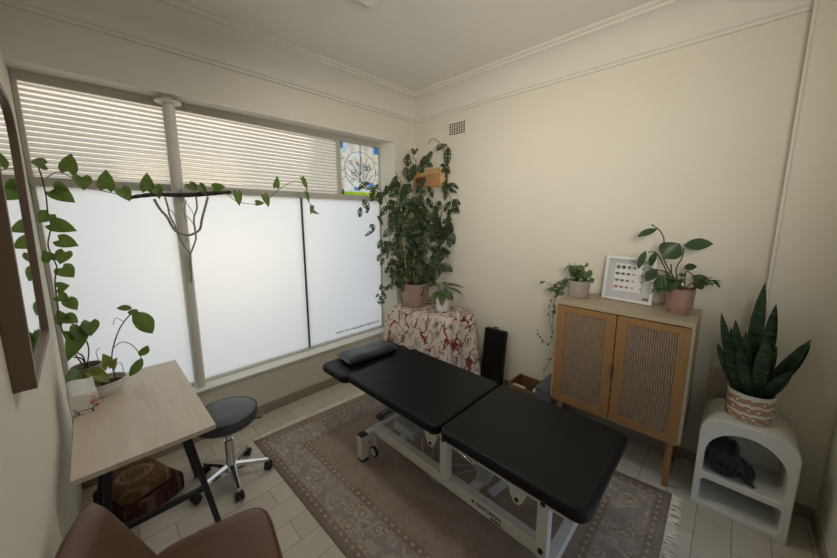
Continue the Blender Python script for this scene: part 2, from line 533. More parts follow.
# ------------------------------------------------------------------ mesh helpers
class M:
    def __init__(s, mat=None):
        s.b = bmesh.new()
        s.mat = mat or Matrix.Identity(4)

    def v(s, p):
        return s.b.verts.new(s.mat @ Vector(p))

    def box(s, a, b):
        (x0, y0, z0), (x1, y1, z1) = a, b
        vs = [s.v(p) for p in ((x0, y0, z0), (x1, y0, z0), (x1, y1, z0), (x0, y1, z0), (x0, y0, z1), (x1, y0, z1), (x1, y1, z1), (x0, y1, z1))]
        for f in ((3, 2, 1, 0), (4, 5, 6, 7), (0, 1, 5, 4), (1, 2, 6, 5), (2, 3, 7, 6), (3, 0, 4, 7)):
            s.b.faces.new([vs[i] for i in f])
        return s

    def prism(s, pts, z0, z1, f=None):
        """outline pts (2D) from z0 to z1; f maps (u,v,w) to 3D"""
        f = f or (lambda u, v, w_: (u, v, w_))
        n = len(pts)
        lo = [s.v(f(u, v, z0)) for u, v in pts]
        hi = [s.v(f(u, v, z1)) for u, v in pts]
        s.b.faces.new(lo[::-1])
        s.b.faces.new(hi)
        for i in range(n):
            s.b.faces.new((lo[i], lo[(i+1) % n], hi[(i+1) % n], hi[i]))
        return s

    def beam(s, p0, p1, wx, wz, up=(0, 0, 1)):
        p0, p1 = Vector(p0), Vector(p1)
        d = (p1-p0).normalized()
        up = Vector(up)
        if abs(d.dot(up)) > 0.98:
            up = Vector((0, 1, 0))
        r = d.cross(up).normalized()
        u = r.cross(d)
        vs = []
        for p in (p0, p1):
            for a, b in ((-1, -1), (1, -1), (1, 1), (-1, 1)):
                vs.append(s.v(p+r*a*wx/2+u*b*wz/2))
        for f in ((3, 2, 1, 0), (4, 5, 6, 7), (0, 1, 5, 4), (1, 2, 6, 5), (2, 3, 7, 6), (3, 0, 4, 7)):
            s.b.faces.new([vs[i] for i in f])
        return s

    def tube(s, pts, r, seg=8, cap=True):
        pts = [Vector(p) for p in pts]
        n = len(pts)
        rad = r if isinstance(r, (list, tuple)) else [r]*n
        rings = []
        side = None
        for i, p in enumerate(pts):
            d = (pts[min(i+1, n-1)]-pts[max(i-1, 0)])
            d = d.normalized() if d.length > 1e-9 else Vector((0, 0, 1))
            if side is None:
                a = Vector((0, 0, 1)) if abs(d.z) < 0.9 else Vector((1, 0, 0))
                side = d.cross(a).normalized()
            else:
                side = side-d*side.dot(d)
                side = side.normalized() if side.length > 1e-6 else d.orthogonal().normalized()
            up = side.cross(d)
            rings.append([s.v(p+(side*math.cos(2*PI*k/seg)+up*math.sin(2*PI*k/seg))*rad[i]) for k in range(seg)])
        for a, b in zip(rings, rings[1:]):
            for k in range(seg):
                s.b.faces.new((a[k], a[(k+1) % seg], b[(k+1) % seg], b[k]))
        if cap:
            s.b.faces.new(rings[0][::-1])
            s.b.faces.new(rings[-1])
        return s

    def lathe(s, prof, c=(0, 0, 0), seg=32, sx=1.0, sy=1.0, closed=False):
        """profile of (radius, z) around the upright axis through c"""
        rings = []
        for r, z in prof:
            if r < 1e-6:
                rings.append([s.v((c[0], c[1], c[2]+z))])
            else:
                rings.append([s.v((c[0]+r*sx*math.cos(2*PI*k/seg), c[1]+r*sy*math.sin(2*PI*k/seg), c[2]+z)) for k in range(seg)])
        for a, b in zip(rings, rings[1:]):
            for k in range(seg):
                k2 = (k+1) % seg
                if len(a) == 1 and len(b) == 1:
                    continue
                if len(a) == 1:
                    s.b.faces.new((a[0], b[k2], b[k]))
                elif len(b) == 1:
                    s.b.faces.new((a[k], a[k2], b[0]))
                else:
                    s.b.faces.new((a[k], a[k2], b[k2], b[k]))
        return s

    def grid(s, f, nu, nv, skip=None):
        vs = [[s.v(f(i/nu, j/nv)) for j in range(nv+1)] for i in range(nu+1)]
        for i in range(nu):
            for j in range(nv):
                if skip and skip(i, j):
                    continue
                s.b.faces.new((vs[i][j], vs[i+1][j], vs[i+1][j+1], vs[i][j+1]))
        return s

    def build(s, name, mat, parent=None, bevel=0.0, seg=2, smooth=40, loc=None, solid=0.0, sub=0, wire=None):
        off = Vector(parent.location) if (parent is not None and loc is None) else Vector(loc or (0, 0, 0))
        if parent is not None and parent.parent is not None and loc is None:
            off = off+Vector(parent.parent.location)
        bmesh.ops.recalc_face_normals(s.b, faces=s.b.faces) if not solid else None
        if off.length:
            bmesh.ops.translate(s.b, verts=s.b.verts, vec=-off)
        me = bpy.data.meshes.new(name)
        s.b.to_mesh(me)
        s.b.free()
        me.materials.append(MT[mat] if isinstance(mat, str) else mat)
        if smooth:
            me.polygons.foreach_set('use_smooth', [True]*len(me.polygons))
            me.set_sharp_from_angle(angle=math.radians(smooth))
        o = bpy.data.objects.new(name, me)
        COL.objects.link(o)
        if parent is not None:
            o.parent = parent
        elif loc is not None:
            o.location = loc
        if solid:
            md = o.modifiers.new('thickness', 'SOLIDIFY')
            md.thickness = solid
        if bevel:
            md = o.modifiers.new('edges', 'BEVEL')
            md.width, md.segments, md.limit_method, md.angle_limit, md.harden_normals = bevel, seg, 'ANGLE', math.radians(35), True
        if sub:
            md = o.modifiers.new('round', 'SUBSURF')
            md.levels = md.render_levels = sub
        return o


def rrect(x0, x1, y0, y1, r, n=5):
    pts = []
    for cx, cy, a0 in ((x1-r, y1-r, 0), (x0+r, y1-r, 90), (x0+r, y0+r, 180), (x1-r, y0+r, 270)):
        for k in range(n+1):
            a = math.radians(a0+90*k/n)
            pts.append((cx+r*math.cos(a), cy+r*math.sin(a)))
    return pts


def thing(name, label, cat, loc, group=None):
    o = bpy.data.objects.new(name, None)
    COL.objects.link(o)
    o.location = loc
    o.empty_display_size = 0.05
    return tag(o, label, cat, group)


def tag(o, label, cat, group=None):
    o['label'] = label
    o['category'] = cat
    if group:
        o['group'] = group
    return o


def struct(o, label=None, cat=None):
    o['kind'] = 'structure'
    if label:
        o['label'] = label
        o['category'] = cat
    return o


def spline(pts, n=8):
    """Catmull-Rom through the points"""
    P = [Vector(p) for p in pts]
    P = [P[0]*2-P[1]]+P+[P[-1]*2-P[-2]]
    out = []
    for i in range(1, len(P)-2):
        for k in range(n):
            u = k/n
            a, b, c, d = P[i-1:i+3]
            out.append(0.5*((2*b)+(c-a)*u+(2*a-5*b+4*c-d)*u*u+(3*b-a-3*c+d)*u**3))
    out.append(P[-2])
    return out


SHAPES = {
    'heart': [(0, .26), (.06, .40), (.2, .5), (.4, .47), (.6, .36), (.8, .19), (.92, .07), (1, 0)],
    'oval': [(0, .04), (.1, .22), (.25, .40), (.45, .5), (.65, .45), (.82, .29), (.94, .12), (1, 0)],
    'lance': [(0, .10), (.15, .34), (.3, .47), (.5, .5), (.7, .40), (.88, .2), (1, 0)],
    'blade': [(0, .32), (.15, .40), (.4, .5), (.65, .47), (.85, .28), (.95, .11), (1, 0)],
}


def wid(shape, t):
    a = SHAPES[shape]
    for (t0, w0), (t1, w1) in zip(a, a[1:]):
        if t <= t1:
            return w0+(w1-w0)*(t-t0)/(t1-t0)
    return 0


def leaf(m, base, d, nrm, L, W, shape='heart', droop=0.15, fold=0.25, holes=False, nu=7, nv=4, twist=0.0):
    base, d = Vector(base), Vector(d).normalized()
    nrm = Vector(nrm)
    nrm = nrm-d*nrm.dot(d)
    nrm = nrm.normalized() if nrm.length > 1e-5 else d.orthogonal().normalized()
    r = d.cross(nrm)
    if holes:
        nu, nv = 11, 8

    def f(u, v):
        s_ = 2*v-1
        ww = wid(shape, u)*W
        a = abs(s_)
        p = base+d*L*u+r*s_*ww+nrm*(fold*a*a*ww-droop*L*u*u)
        if shape == 'heart':
            p -= d*(0.20*L*a*(1-u)**3)
        if twist:
            p += nrm*(twist*s_*ww*u)
        return p

    def skip(i, j):
        if not holes or i in (0, 1, 9, 10):
            return False
        jj = j if j < 4 else 7-j
        return (i in (3, 7) and jj == 1) or (i == 5 and jj in (1, 2))
    m.grid(f, nu, nv, skip)


def rv(a=1.0):
    return Vector((R.uniform(-a, a), R.uniform(-a, a), R.uniform(-a, a)))

# ------------------------------------------------------------------ the room
XL, YF, ZC = -2.985, -3.30, 3.01
struct(M().box((-3.3, -3.7, -0.12), (0.3, 0.4, 0.0)).build('floor', 'floor'), 'beige brick-bond tiled floor', 'floor')
struct(M().box((-3.3, -3.7, ZC), (0.3, 0.4, ZC+0.12)).build('ceiling', 'ceil'), 'plain white ceiling', 'ceiling')
SILL, HEAD, XR = 0.3994, 2.5231, -0.3159
wm = M()
wm.box((-3.3, 0, HEAD), (0.0, 0.32, ZC))
wm.box((-3.3, 0, 0), (0.0, 0.32, SILL-0.02))
wm.prism([(XR, 0), (0.0, 0), (0.0, 0.32), (-0.405, 0.32), (-0.405, 0.165)], SILL-0.02, HEAD)
struct(wm.build('wall_back', 'wall', smooth=0), 'cream wall around the wide window', 'wall')
rw = M()
rw.box((0, -3.0, 0), (0.2, 0.32, ZC))
rw.box((-0.10, YF-0.2, 0), (0.2, -2.980, ZC))
struct(rw.build('wall_right', 'wall', smooth=0), 'cream wall behind the cabinet', 'wall')
lw = M()
lw.prism([(-2.985, 0.0), (-2.985, 0.165), (-2.985, 0.32), (-3.3, 0.32), (-3.3, -3.7), (-2.938, -3.7), (-2.938, -3.3), (-2.965, -1.465)], 0, ZC)
struct(lw.build('wall_left', 'wall', smooth=0), 'cream wall beside the desk', 'wall')
struct(M().tube([(-0.100, -2.979, 0.075), (-0.100, -2.979, ZC)], 0.008, 16).build('lit_edge_bead', 'trimw'), 'added white bead standing in for the lit pier edge', 'added bead')  # bead added so the pier edge looks lit from the window
fw_ = M()
fw_.box((-3.3, YF-0.2, 0), (-1.75, YF, ZC))
fw_.box((-0.85, YF-0.2, 0), (0.2, YF, ZC))
fw_.box((-1.75, YF-0.2, 2.1), (-0.85, YF, ZC))
struct(fw_.build('wall_front', 'wall', smooth=0), 'cream wall with the doorway, behind the viewer', 'wall')
dm = M()
dm.box((-1.80, YF-0.005, 0), (-1.74, YF+0.02, 2.16)).box((-0.86, YF-0.005, 0), (-0.80, YF+0.02, 2.16)).box((-1.80, YF-0.005, 2.09), (-0.80, YF+0.02, 2.16))
struct(dm.build('door_1', 'trimw', bevel=0.004), 'white doorway surround', 'doorway')

# cornice: swept cove along window wall and right wall, then left and front
prof = [(0.0, 2.7767), (0.014, 2.779), (0.018, 2.797), (0.030, 2.803), (0.034, 2.822)]
for k in range(9):
    a = math.radians(90*k/8)
    prof.append((0.034+0.150*(1-math.cos(a)), 2.822+0.158*math.sin(a)))
prof += [(0.186, 2.992), (0.205, 2.994), (0.218, 3.002), (0.219, 3.0105)]


def cornice(name, f, lab):
    m = M()
    a = [m.v(f(o_, z, 0)) for o_, z in prof]
    b = [m.v(f(o_, z, 1)) for o_, z in prof]
    for i in range(len(prof)-1):
        m.b.faces.new((a[i], a[i+1], b[i+1], b[i]))
    struct(m.build(name, 'cornice', smooth=30), lab, 'cornice')


cornice('trim_1', lambda o_, z, e: ((-o_, -o_, z) if e else (XL, -o_, z)), 'coved cornice above the window')
cornice('trim_2', lambda o_, z, e: ((-o_, -o_, z) if e else (-o_, -2.980, z)), 'coved cornice above the cabinet wall')
cornice('trim_3', lambda o_, z, e: ((-1.80, YF+o_, z) if e else (-0.10, YF+o_, z)), 'coved cornice above the doorway')

struct(M().box((XL, -0.012, 0), (0, 0.0, 0.0879)).build('baseboard_back', 'skirt', bevel=0.003), 'tile skirting under the window', 'skirting')
bm_ = M()
bm_.box((-0.012, -2.980, 0), (0, -0.012, 0.075))
bm_.box((-0.112, YF, 0), (-0.10, -2.980, 0.075))
struct(bm_.build('baseboard_right', 'skirt', bevel=0.003), 'tile skirting along the cabinet wall', 'skirting')
struct(M().box((-0.85, YF, 0), (-0.112, YF+0.012, 0.075)).build('baseboard_front', 'skirt', bevel=0.003), 'tile skirting on the doorway wall', 'skirting')

# ------------------------------------------------------------------ window
YG = 0.165
win = struct(thing('window_1', 'wide shop window with frosted lower panes and ribbed upper panes', 'window', (-1.65, YG, SILL)))
fr = M()
fr.box((XL, 0.155, HEAD-0.060), (-0.40, 0.20, HEAD))
fr.box((XL, 0.145, 1.885), (-0.40, 0.20, 1.938))
fr.box((XL, 0.12, SILL-0.01), (-0.40, 0.20, SILL+0.010))
fr.box((XL+0.001, 0.158, SILL), (-2.962, 0.20, HEAD))
fr.box((-0.425, 0.158, SILL), (-0.395, 0.199, HEAD-0.001))
fr.box((-0.960, 0.15, 1.93), (-0.918, 0.20, HEAD-0.04))
fr.box((-2.318, 0.15, 1.93), (-2.282, 0.20, HEAD-0.04))
fr.box((-2.318, 0.15, SILL), (-2.282, 0.20, 1.89))
fr.build('window_frame', 'framepaint', win, bevel=0.004)
M().box((-1.361, 0.15, SILL+0.008), (-1.349, 0.19, 1.888)).build('black_mullion', 'black_metal', win, bevel=0.001)['label'] = 'thin black upright between two frosted panes'
for a, b in ((-2.965, -2.30), (-2.30, -1.355), (-1.355, -0.41)):
    M().box((a, YG, SILL+0.004), (b, YG+0.006, 1.89)).build('frosted_pane', 'frost', win)


def ribbed(x0, x1, z0, z1):
    m = M()
    n = 18
    pts = []
    for i in range(n):
        for k in range(6):
            u = k/6
            pts.append((YG+0.010-0.015*math.sin(PI*u), z0+(z1-z0)*(i+u)/n))
    pts.append((YG, z1))
    for (ya, za), (yb, zb) in zip(pts, pts[1:]):
        m.b.faces.new((m.v((x0, ya, za)), m.v((x1, ya, za)), m.v((x1, yb, zb)), m.v((x0, yb, zb))))
    bmesh.ops.remove_doubles(m.b, verts=m.b.verts, dist=1e-5)
    return m.build('reeded_pane', 'reed', win, smooth=50)


ribbed(-2.965, -2.30, 1.935, HEAD-0.045)
ribbed(-2.30, -0.94, 1.935, HEAD-0.045)
st = M().box((-0.925, YG, 1.935), (-0.41, YG+0.006, HEAD-0.045)).build('leadlight_pane', 'stain', win)
bl = M()
for a, b in (((-0.918, 2.40), (-0.878, 2.475)), ((-0.49, 2.39), (-0.425, 2.475)), ((-0.918, 1.94), (-0.885, 1.995)), ((-0.57, 2.02), (-0.50, 2.08)), ((-0.76, 1.985), (-0.69, 2.02))):
    bl.box((a[0], YG-0.004, a[1]), (b[0], YG-0.001, b[1]))
bl.build('blue_glass_piece', 'blueglass', win)
gp = M()
gp.box((-0.918, YG-0.004, 1.940), (-0.43, YG-0.001, 1.972))
gp.build('green_glass_piece', 'greenglass', win)
lead = M()
cx, cz = -0.67, 2.20
cirq = [(cx+0.20*math.cos(2*PI*k/40), YG-0.004, cz+0.19*math.sin(2*PI*k/40)) for k in range(41)]
lead.tube(cirq, 0.0025, 6)
lead.tube([(cx, YG-0.004, 2.475), (cx, YG-0.004, 2.15)], 0.004, 6)
for k in range(9):
    a = math.radians(20+140*k/8)
    q = [(cx+math.cos(a)*r*0.21+0.02*math.sin(r*5+k), YG-0.004, cz-0.13+math.sin(a)*r*0.27) for r in (0, .2, .4, .6, .8, 1.0)]
    lead.tube(q, 0.0026, 6)
for k in range(12):
    a = R.uniform(0, 2*PI)
    r = R.uniform(0.05, 0.17)
    c = Vector((cx+r*math.cos(a), YG-0.004, cz+r*math.sin(a)))
    lead.tube([c+Vector((0.03*math.cos(2*PI*j/8+a), 0, 0.022*math.sin(2*PI*j/8))) for j in range(9)], 0.0028, 6)
for s_ in (0.28, 0.5, 0.8):
    lead.tube([(-0.918, YG-0.004, 1.97+s_*0.4), (cx-0.19, YG-0.004, 2.02+s_*0.36)], 0.003, 6)
    lead.tube([(-0.43, YG-0.004, 1.97+s_*0.4), (cx+0.19, YG-0.004, 2.02+s_*0.36)], 0.003, 6)
lead.build('lead_came', plain('grey_blue_lead', (0.10, 0.13, 0.16), 0.5), win)


def text(name, s_, mat, parent, origin, ex, ey, width, depth=0.0008, bold=0.0):
    """flat raised lettering from origin along ex, capital up ey, fitted to width"""
    c = bpy.data.curves.new(name, 'FONT')
    c.body = s_
    c.extrude = depth
    c.offset = bold
    o = bpy.data.objects.new('tmp', c)
    COL.objects.link(o)
    bpy.context.view_layer.update()
    me = bpy.data.meshes.new_from_object(o.evaluated_get(bpy.context.evaluated_depsgraph_get()))
    bpy.data.objects.remove(o)
    xs = [v.co.x for v in me.vertices]
    k = width/(max(xs)-min(xs))
    ex, ey = Vector(ex), Vector(ey)
    ez = ex.cross(ey)
    x0 = min(xs)
    off = Vector(parent.location)
    if parent.parent:
        off += parent.parent.location
    for v in me.vertices:
        v.co = Vector(origin)-off+ex*(v.co.x-x0)*k+ey*v.co.y*k+ez*v.co.z
    me.materials.clear()
    me.materials.append(MT[mat])
    me.name = name
    o = bpy.data.objects.new(name, me)
    COL.objects.link(o)
    o.parent = parent
    return o


text('window_lettering', 'nature not image gatheringhouse.uk', 'ink', win, (-1.05, YG-0.002, 0.462), (1, 0, 0), (0, 0, 1), 0.58, bold=0.006)['label'] = 'small dark line of lettering on the frosted glass'

struct(M().box((XL, -0.002, HEAD-0.006), (-0.318, 0.155, HEAD)).build('trim_5', 'trimw'), 'white painted soffit over the window', 'soffit')
ln = M().prism([(XR-0.006, -0.002), (XR, -0.002), (-0.404, 0.155), (-0.410, 0.155)], SILL, HEAD-0.006)
struct(ln.build('trim_6', 'trimw'), 'white painted reveal at the right of the window', 'reveal')
sm = M().box((XL, -0.012, SILL-0.022), (-0.318, 0.135, SILL))
struct(sm.build('trim_4', 'trimw', bevel=0.006, seg=3), 'white painted window sill', 'sill')
pm = M()
pm.lathe([(0.036, SILL-0.01), (0.036, 2.47), (0.036, HEAD)], (-2.302, 0.075, 0), 28)
pm.lathe([(0.036, 2.470), (0.074, 2.475), (0.076, 2.483), (0.066, 2.490), (0.036, 2.493)], (-2.302, 0.075, 0), 32)
struct(pm.build('column', 'trimw', smooth=35), 'slim round white column standing on the window sill', 'column')

# ------------------------------------------------------------------ outside the window
struct(M().box((-9, 0.4, -0.2), (7, 16, -0.05)).build('pavement', plain('sunlit_paving', (0.62, 0.57, 0.50), 0.9)), 'pale pavement outside', 'pavement')
bd = thing('building', 'pinkish rendered house across the street', 'building', (-1.5, 9, -0.05))
M().box((-7, 9, -0.05), (9, 13, 6.2)).build('wall', plain('pink_render', (0.70, 0.52, 0.43), 0.9, var=0.1, scale=1), bd)
for x in (-6.2, -4.2, -2.2, -0.3, 1.7):
    wf = M().box((x, 8.95, 1.4), (x+0.9, 9.02, 3.6)).build('window', plain('house_window_frame', (0.75, 0.74, 0.70), 0.5), bd)
    M().box((x+0.08, 8.93, 1.5), (x+0.82, 8.96, 3.5)).build('pane', plain('house_window_glass', (0.08, 0.09, 0.10), 0.1), wf)


def tree(x, y, h, rr, lab):
    tr = thing('tree', lab, 'tree', (x, y, -0.05), 'street trees outside the window')
    M().tube([(x, y, -0.05), (x+0.05, y, h*0.4), (x-0.04, y, h*0.75)], [0.11, 0.09, 0.05], 8).build('trunk', 'bark', tr)
    m = M()
    for _ in range(420):
        p = Vector((x, y, h*0.72))+Vector((R.gauss(0, rr*0.45), R.gauss(0, rr*0.45), R.gauss(0, rr*0.42)))
        leaf(m, p, rv(), rv(), 0.26, 0.16, 'oval', nu=3, nv=2)
    m.build('foliage', 'pothos', tr)


tree(-2.9, 5.2, 3.4, 1.0, 'leafy street tree seen through the left ribbed pane')
tree(0.6, 4.0, 2.6, 0.8, 'leafy street tree seen through the leadlight pane')
tree(-0.9, 6.0, 3.0, 0.9, 'leafy street tree seen through the right ribbed pane')

# ------------------------------------------------------------------ fittings on walls and ceiling
vt = thing('wall_vent', 'small square-holed air vent high on the right wall', 'vent', (0, -0.617, 2.61))
VY, VZ = (-0.724, -0.512), (2.553, 2.672)
M().box((-0.005, VY[0]-0.008, VZ[0]-0.008), (0, VY[1]+0.008, VZ[1]+0.008)).build('plate', 'wall', vt, bevel=0.002)
hm = M()
for i in range(7):
    for j in range(5):
        y = VY[0]+(VY[1]-VY[0])*(i+0.5)/7
        z = VZ[0]+(VZ[1]-VZ[0])*(j+0.5)/5
        hm.box((-0.0065, y-0.0095, z-0.008), (-0.004, y+0.0095, z+0.008))
hm.build('hole', 'vent_hole', vt)

pl = thing('wall_plate', 'beige cover plate low on the wall behind the white arch shelf', 'cover plate', (0, -2.835, 0.63))
M().box((-0.022, -2.885, 0.53), (0, -2.787, 0.735)).build('cover', 'beige_plate', pl, bevel=0.004)
M().box((-0.024, -2.875, 0.655), (-0.021, -2.797, 0.66)).build('seam', 'skirt', pl)

CEILING_FILL = area('ceiling_fill_light', (-1.54, -1.16, ZC-0.085), (-1.54, -1.16, 0), 0.28, 0.28, 7.5, (1.0, 0.95, 0.88))  # fill light added below the fitting to brighten the room
lm = thing('ceiling_light', 'square white light fitting on the ceiling', 'ceiling light', (-1.54, -1.16, ZC))
LC = at(370, 9, 'z', ZC-0.060)
LX, LY = LC.x, LC.y
M().prism(rrect(LX-0.31, LX, LY-0.31, LY, 0.015), ZC-0.022, ZC).build('base', 'trimw', lm, bevel=0.004)
M().prism(rrect(LX-0.305, LX-0.005, LY-0.305, LY-0.005, 0.015), ZC-0.060, ZC-0.022).build('diffuser', 'lamp', lm, bevel=0.008)

# mirror, hung on the left wall, top leaning out a little
mi = thing('wall_mirror', 'walnut framed mirror with rounded top hanging on the left wall', 'mirror', (-2.94, -1.15, 1.24))
NEAR, FAR, ZB, ZT = -1.465, -0.85, 1.237, 2.115


def mir(u, v, dep):
    """u 0..1 from the near end to the far end, v height, dep out of the wall"""
    y = NEAR+(FAR-NEAR)*u
    x = -2.965-0.0085*(u*0.62/0.62)*1.0+0.0135*((v-ZB)/(ZT-ZB))-0.002
    return (x+dep, y, v)


def arch_outline(ins):
    pts = [(ins/0.615, ZB+ins), (1-ins/0.615, ZB+ins)]
    r = 0.15
    for k in range(9):
        a = math.radians(90*k/8)
        pts.append((1-(r+(-r+ins)*1.0*0)/0.615+(r-ins)/0.615*math.cos(a), ZT-r+(r-ins)*math.sin(a)))
    for k in range(9):
        a = math.radians(90+90*k/8)
        pts.append((r/0.615+(r-ins)/0.615*math.cos(a), ZT-r+(r-ins)*math.sin(a)))
    return pts


o1, o2 = arch_outline(0), arch_outline(0.022)
fm = M()
ring = []
for o_, dep in ((o1, 0.0), (o1, 0.045), (o2, 0.045), (o2, 0.030)):
    ring.append([fm.v(mir(u, v, dep)) for u, v in o_])
for a, b in zip(ring, ring[1:]+ring[:1]):
    for k in range(len(a)):
        k2 = (k+1) % len(a)
        fm.b.faces.new((a[k], a[k2], b[k2], b[k]))
fm.build('frame', 'mirror_wood', mi, bevel=0.0015)
gm = M()
gm.b.faces.new([gm.v(mir(u, v, 0.034)) for u, v in o2])
gm.build('mirror_glass', 'mirror', mi, smooth=0)

# wooden box planter on the wall in the corner
cr = thing('wooden_wall_box', 'small honey pine box hung on the wall among the vine leaves', 'box', (-0.06, -0.27, 2.04))
MT['crate_front'] = wood('reddish_box_board', (0.40, 0.19, 0.065), (0.56, 0.30, 0.12), 'y', 1.0, 0.5)
M().box((-0.11, -0.475, 2.035), (-0.095, -0.075, 2.165)).build('front_board', 'crate_front', cr, bevel=0.002)
M().box((-0.015, -0.475, 2.035), (-0.002, -0.075, 2.245)).build('back_board', 'crate', cr, bevel=0.002)
M().box((-0.095, -0.475, 2.035), (-0.015, -0.463, 2.235)).build('side_board', 'crate', cr, bevel=0.002)
M().box((-0.095, -0.087, 2.035), (-0.015, -0.075, 2.235)).build('side_board', 'crate', cr, bevel=0.002)
M().box((-0.095, -0.463, 2.035), (-0.015, -0.087, 2.047)).build('bottom_board', 'crate', cr, bevel=0.002)
br = M().prism(rrect(-0.27, -0.11, 2.085, 2.145, 0.01), -0.1125, -0.1105, lambda u, v, w_: (w_, u, v)).build('stamp', plain('burnt_stamp', (0.14, 0.05, 0.03), 0.8, var=0.5, scale=60), cr)
br['label'] = 'dark burnt stamp on the front board'

# ------------------------------------------------------------------ rug
RC = Vector((-1.27, -1.54, 0.0))
hl, hr, fr_, fl = Vector((-2.075, -0.325, 0)), Vector((-0.68, -0.405, 0)), Vector((-0.444, -2.70, 0)), Vector((-2.03, -2.72, 0))
rm = M()
uvs = {}
uvl = rm.b.loops.layers.uv.new('UVMap')
NU, NV = 24, 34
vv = []
for i in range(NU+1):
    row = []
    for j in range(NV+1):
        a, b = i/NU, j/NV
        p = (fl*(1-a)+fr_*a)*(1-b)+(hl*(1-a)+hr*a)*b
        p.z = 0.0075+0.0012*math.sin(7*a+3*b)*math.sin(9*b)
        nv_ = rm.v(p)
        uvs[nv_] = ((a-0.5)*1.58, (b-0.5)*2.26)
        row.append(nv_)
    vv.append(row)
for i in range(NU):
    for j in range(NV):
        f = rm.b.faces.new((vv[i][j], vv[i+1][j], vv[i+1][j+1], vv[i][j+1]))
        for l in f.loops:
            l[uvl].uv = uvs[l.vert]
rug = rm.build('rug', 'rug', loc=RC)
md = rug.modifiers.new('thickness', 'SOLIDIFY')
md.thickness = 0.006
md.offset = -1
tag(rug, 'faded rosy brown oriental rug with grey floral border on the tiled floor', 'rug')


def fringe(a, b, out, n):
    m = M()
    for i in range(n):
        t = (i+R.uniform(0.1, 0.9))/n
        p = a.lerp(b, t)
        p.z = 0.008
        q = p+out*R.uniform(0.035, 0.06)+(b-a).normalized()*R.uniform(-0.022, 0.022)
        q.z = 0.005
        h = (p+q)/2+(b-a).normalized()*R.uniform(-0.006, 0.006)
        h.z = 0.010
        m.tube([p, h, q], [0.0035, 0.004, 0.003], 4)
    o = m.build('fringe', 'fringe', None, loc=RC)
    o.location = (0, 0, 0)
    o.parent = rug
    o['kind'] = 'stuff'


fringe(hl, hr, Vector((0.03, 1, 0)), 230)
fringe(fl, fr_, Vector((0, -1, 0)), 230)

# ------------------------------------------------------------------ desk
dk = thing('desk', 'pale oak desk on black steel frames against the left wall', 'desk', (-2.69, -0.66, 0))
dt = M()
dt.prism(rrect(-2.925, -2.463, -1.160, -0.165, 0.004, 2), 0.728, 0.75)
dt.build('tabletop', 'desk', dk, bevel=0.0015)


def leg_x(side, z):
    return (-2.562+0.155*(0.70-z)) if side > 0 else (-2.824-0.13*(0.70-z))


for y in (-1.05, -0.40):
    for s_ in (1, -1):
        M().beam((leg_x(s_, 0.728), y, 0.728), (leg_x(s_, 0.0), y, 0.0), 0.026, 0.026, (0, 1, 0)).build('leg', 'black_metal', dk, bevel=0.002)
    M().beam((leg_x(-1, 0.38), y, 0.38), (leg_x(1, 0.38), y, 0.38), 0.022, 0.022).build('crossbar', 'black_metal', dk, bevel=0.002)
    M().beam((-2.86, y, 0.713), (-2.52, y, 0.713), 0.03, 0.028).build('bracket', 'black_metal', dk, bevel=0.002)

# ------------------------------------------------------------------ folded kilims under the desk
def folded(name, lab, c, sx, sy, z0, z1, rot, mat, mat2=None):
    m = M(Matrix.Translation((c[0], c[1], 0)) @ Matrix.Rotation(rot, 4, 'Z'))

    def top(u, v):
        return ((u-0.5)*sx, (v-0.5)*sy)
    m.prism(rrect(-sx/2, sx/2, -sy/2, sy/2, 0.035, 4), z0, z1)
    o = m.build(name, mat, None, bevel=min(0.025, (z1-z0)*0.4), seg=3, loc=(c[0], c[1], z0))
    return tag(o, lab, 'cushion', 'kilim cushions under the desk')


folded('floor_cushion', 'ochre kilim cushion with an oval medallion, on top of the maroon one under the desk', (-2.745, -0.385), 0.25, 0.31, 0.121, 0.195, math.radians(20), 'kilim_a')
folded('floor_cushion', 'maroon kilim cushion lying on the floor tiles under the ochre one', (-2.730, -0.360), 0.30, 0.37, 0.0, 0.12, math.radians(24), 'kilim_b')

# ------------------------------------------------------------------ stool
so = thing('swivel_stool', 'round charcoal swivel stool with chrome star base beside the desk', 'stool', (-2.28, -0.60, 0))
SX, SY = -2.295, -0.590
sp = [(0, 0.395), (0.155, 0.395), (0.170, 0.400), (0.178, 0.412), (0.180, 0.432), (0.178, 0.452), (0.172, 0.463), (0.160, 0.470), (0.08, 0.474), (0, 0.475)]
M().lathe(sp, (SX, SY, 0.014), 48).build('seat', 'leather_blue', so, smooth=60)
M().lathe([(0.176, 0.458), (0.1795, 0.461), (0.176, 0.465)], (SX, SY, 0.014), 48).build('piping', 'leather_black', so)
M().lathe([(0, 0.02+0.06), (0.030, 0.08), (0.032, 0.10), (0.0255, 0.115), (0.0255, 0.285), (0.018, 0.288), (0.018, 0.410), (0, 0.410)], (SX, SY, 0), 24).build('gas_column', 'chrome', so)
M().lathe([(0, 0.365), (0.024, 0.365), (0.024, 0.410), (0, 0.410)], (SX, SY, 0), 20).build('collar', 'black_plastic', so)
M().tube([(SX, SY, 0.382), (SX+0.12, SY-0.03, 0.378), (SX+0.195, SY-0.05, 0.372)], 0.005, 8).build('height_lever', 'black_metal', so)
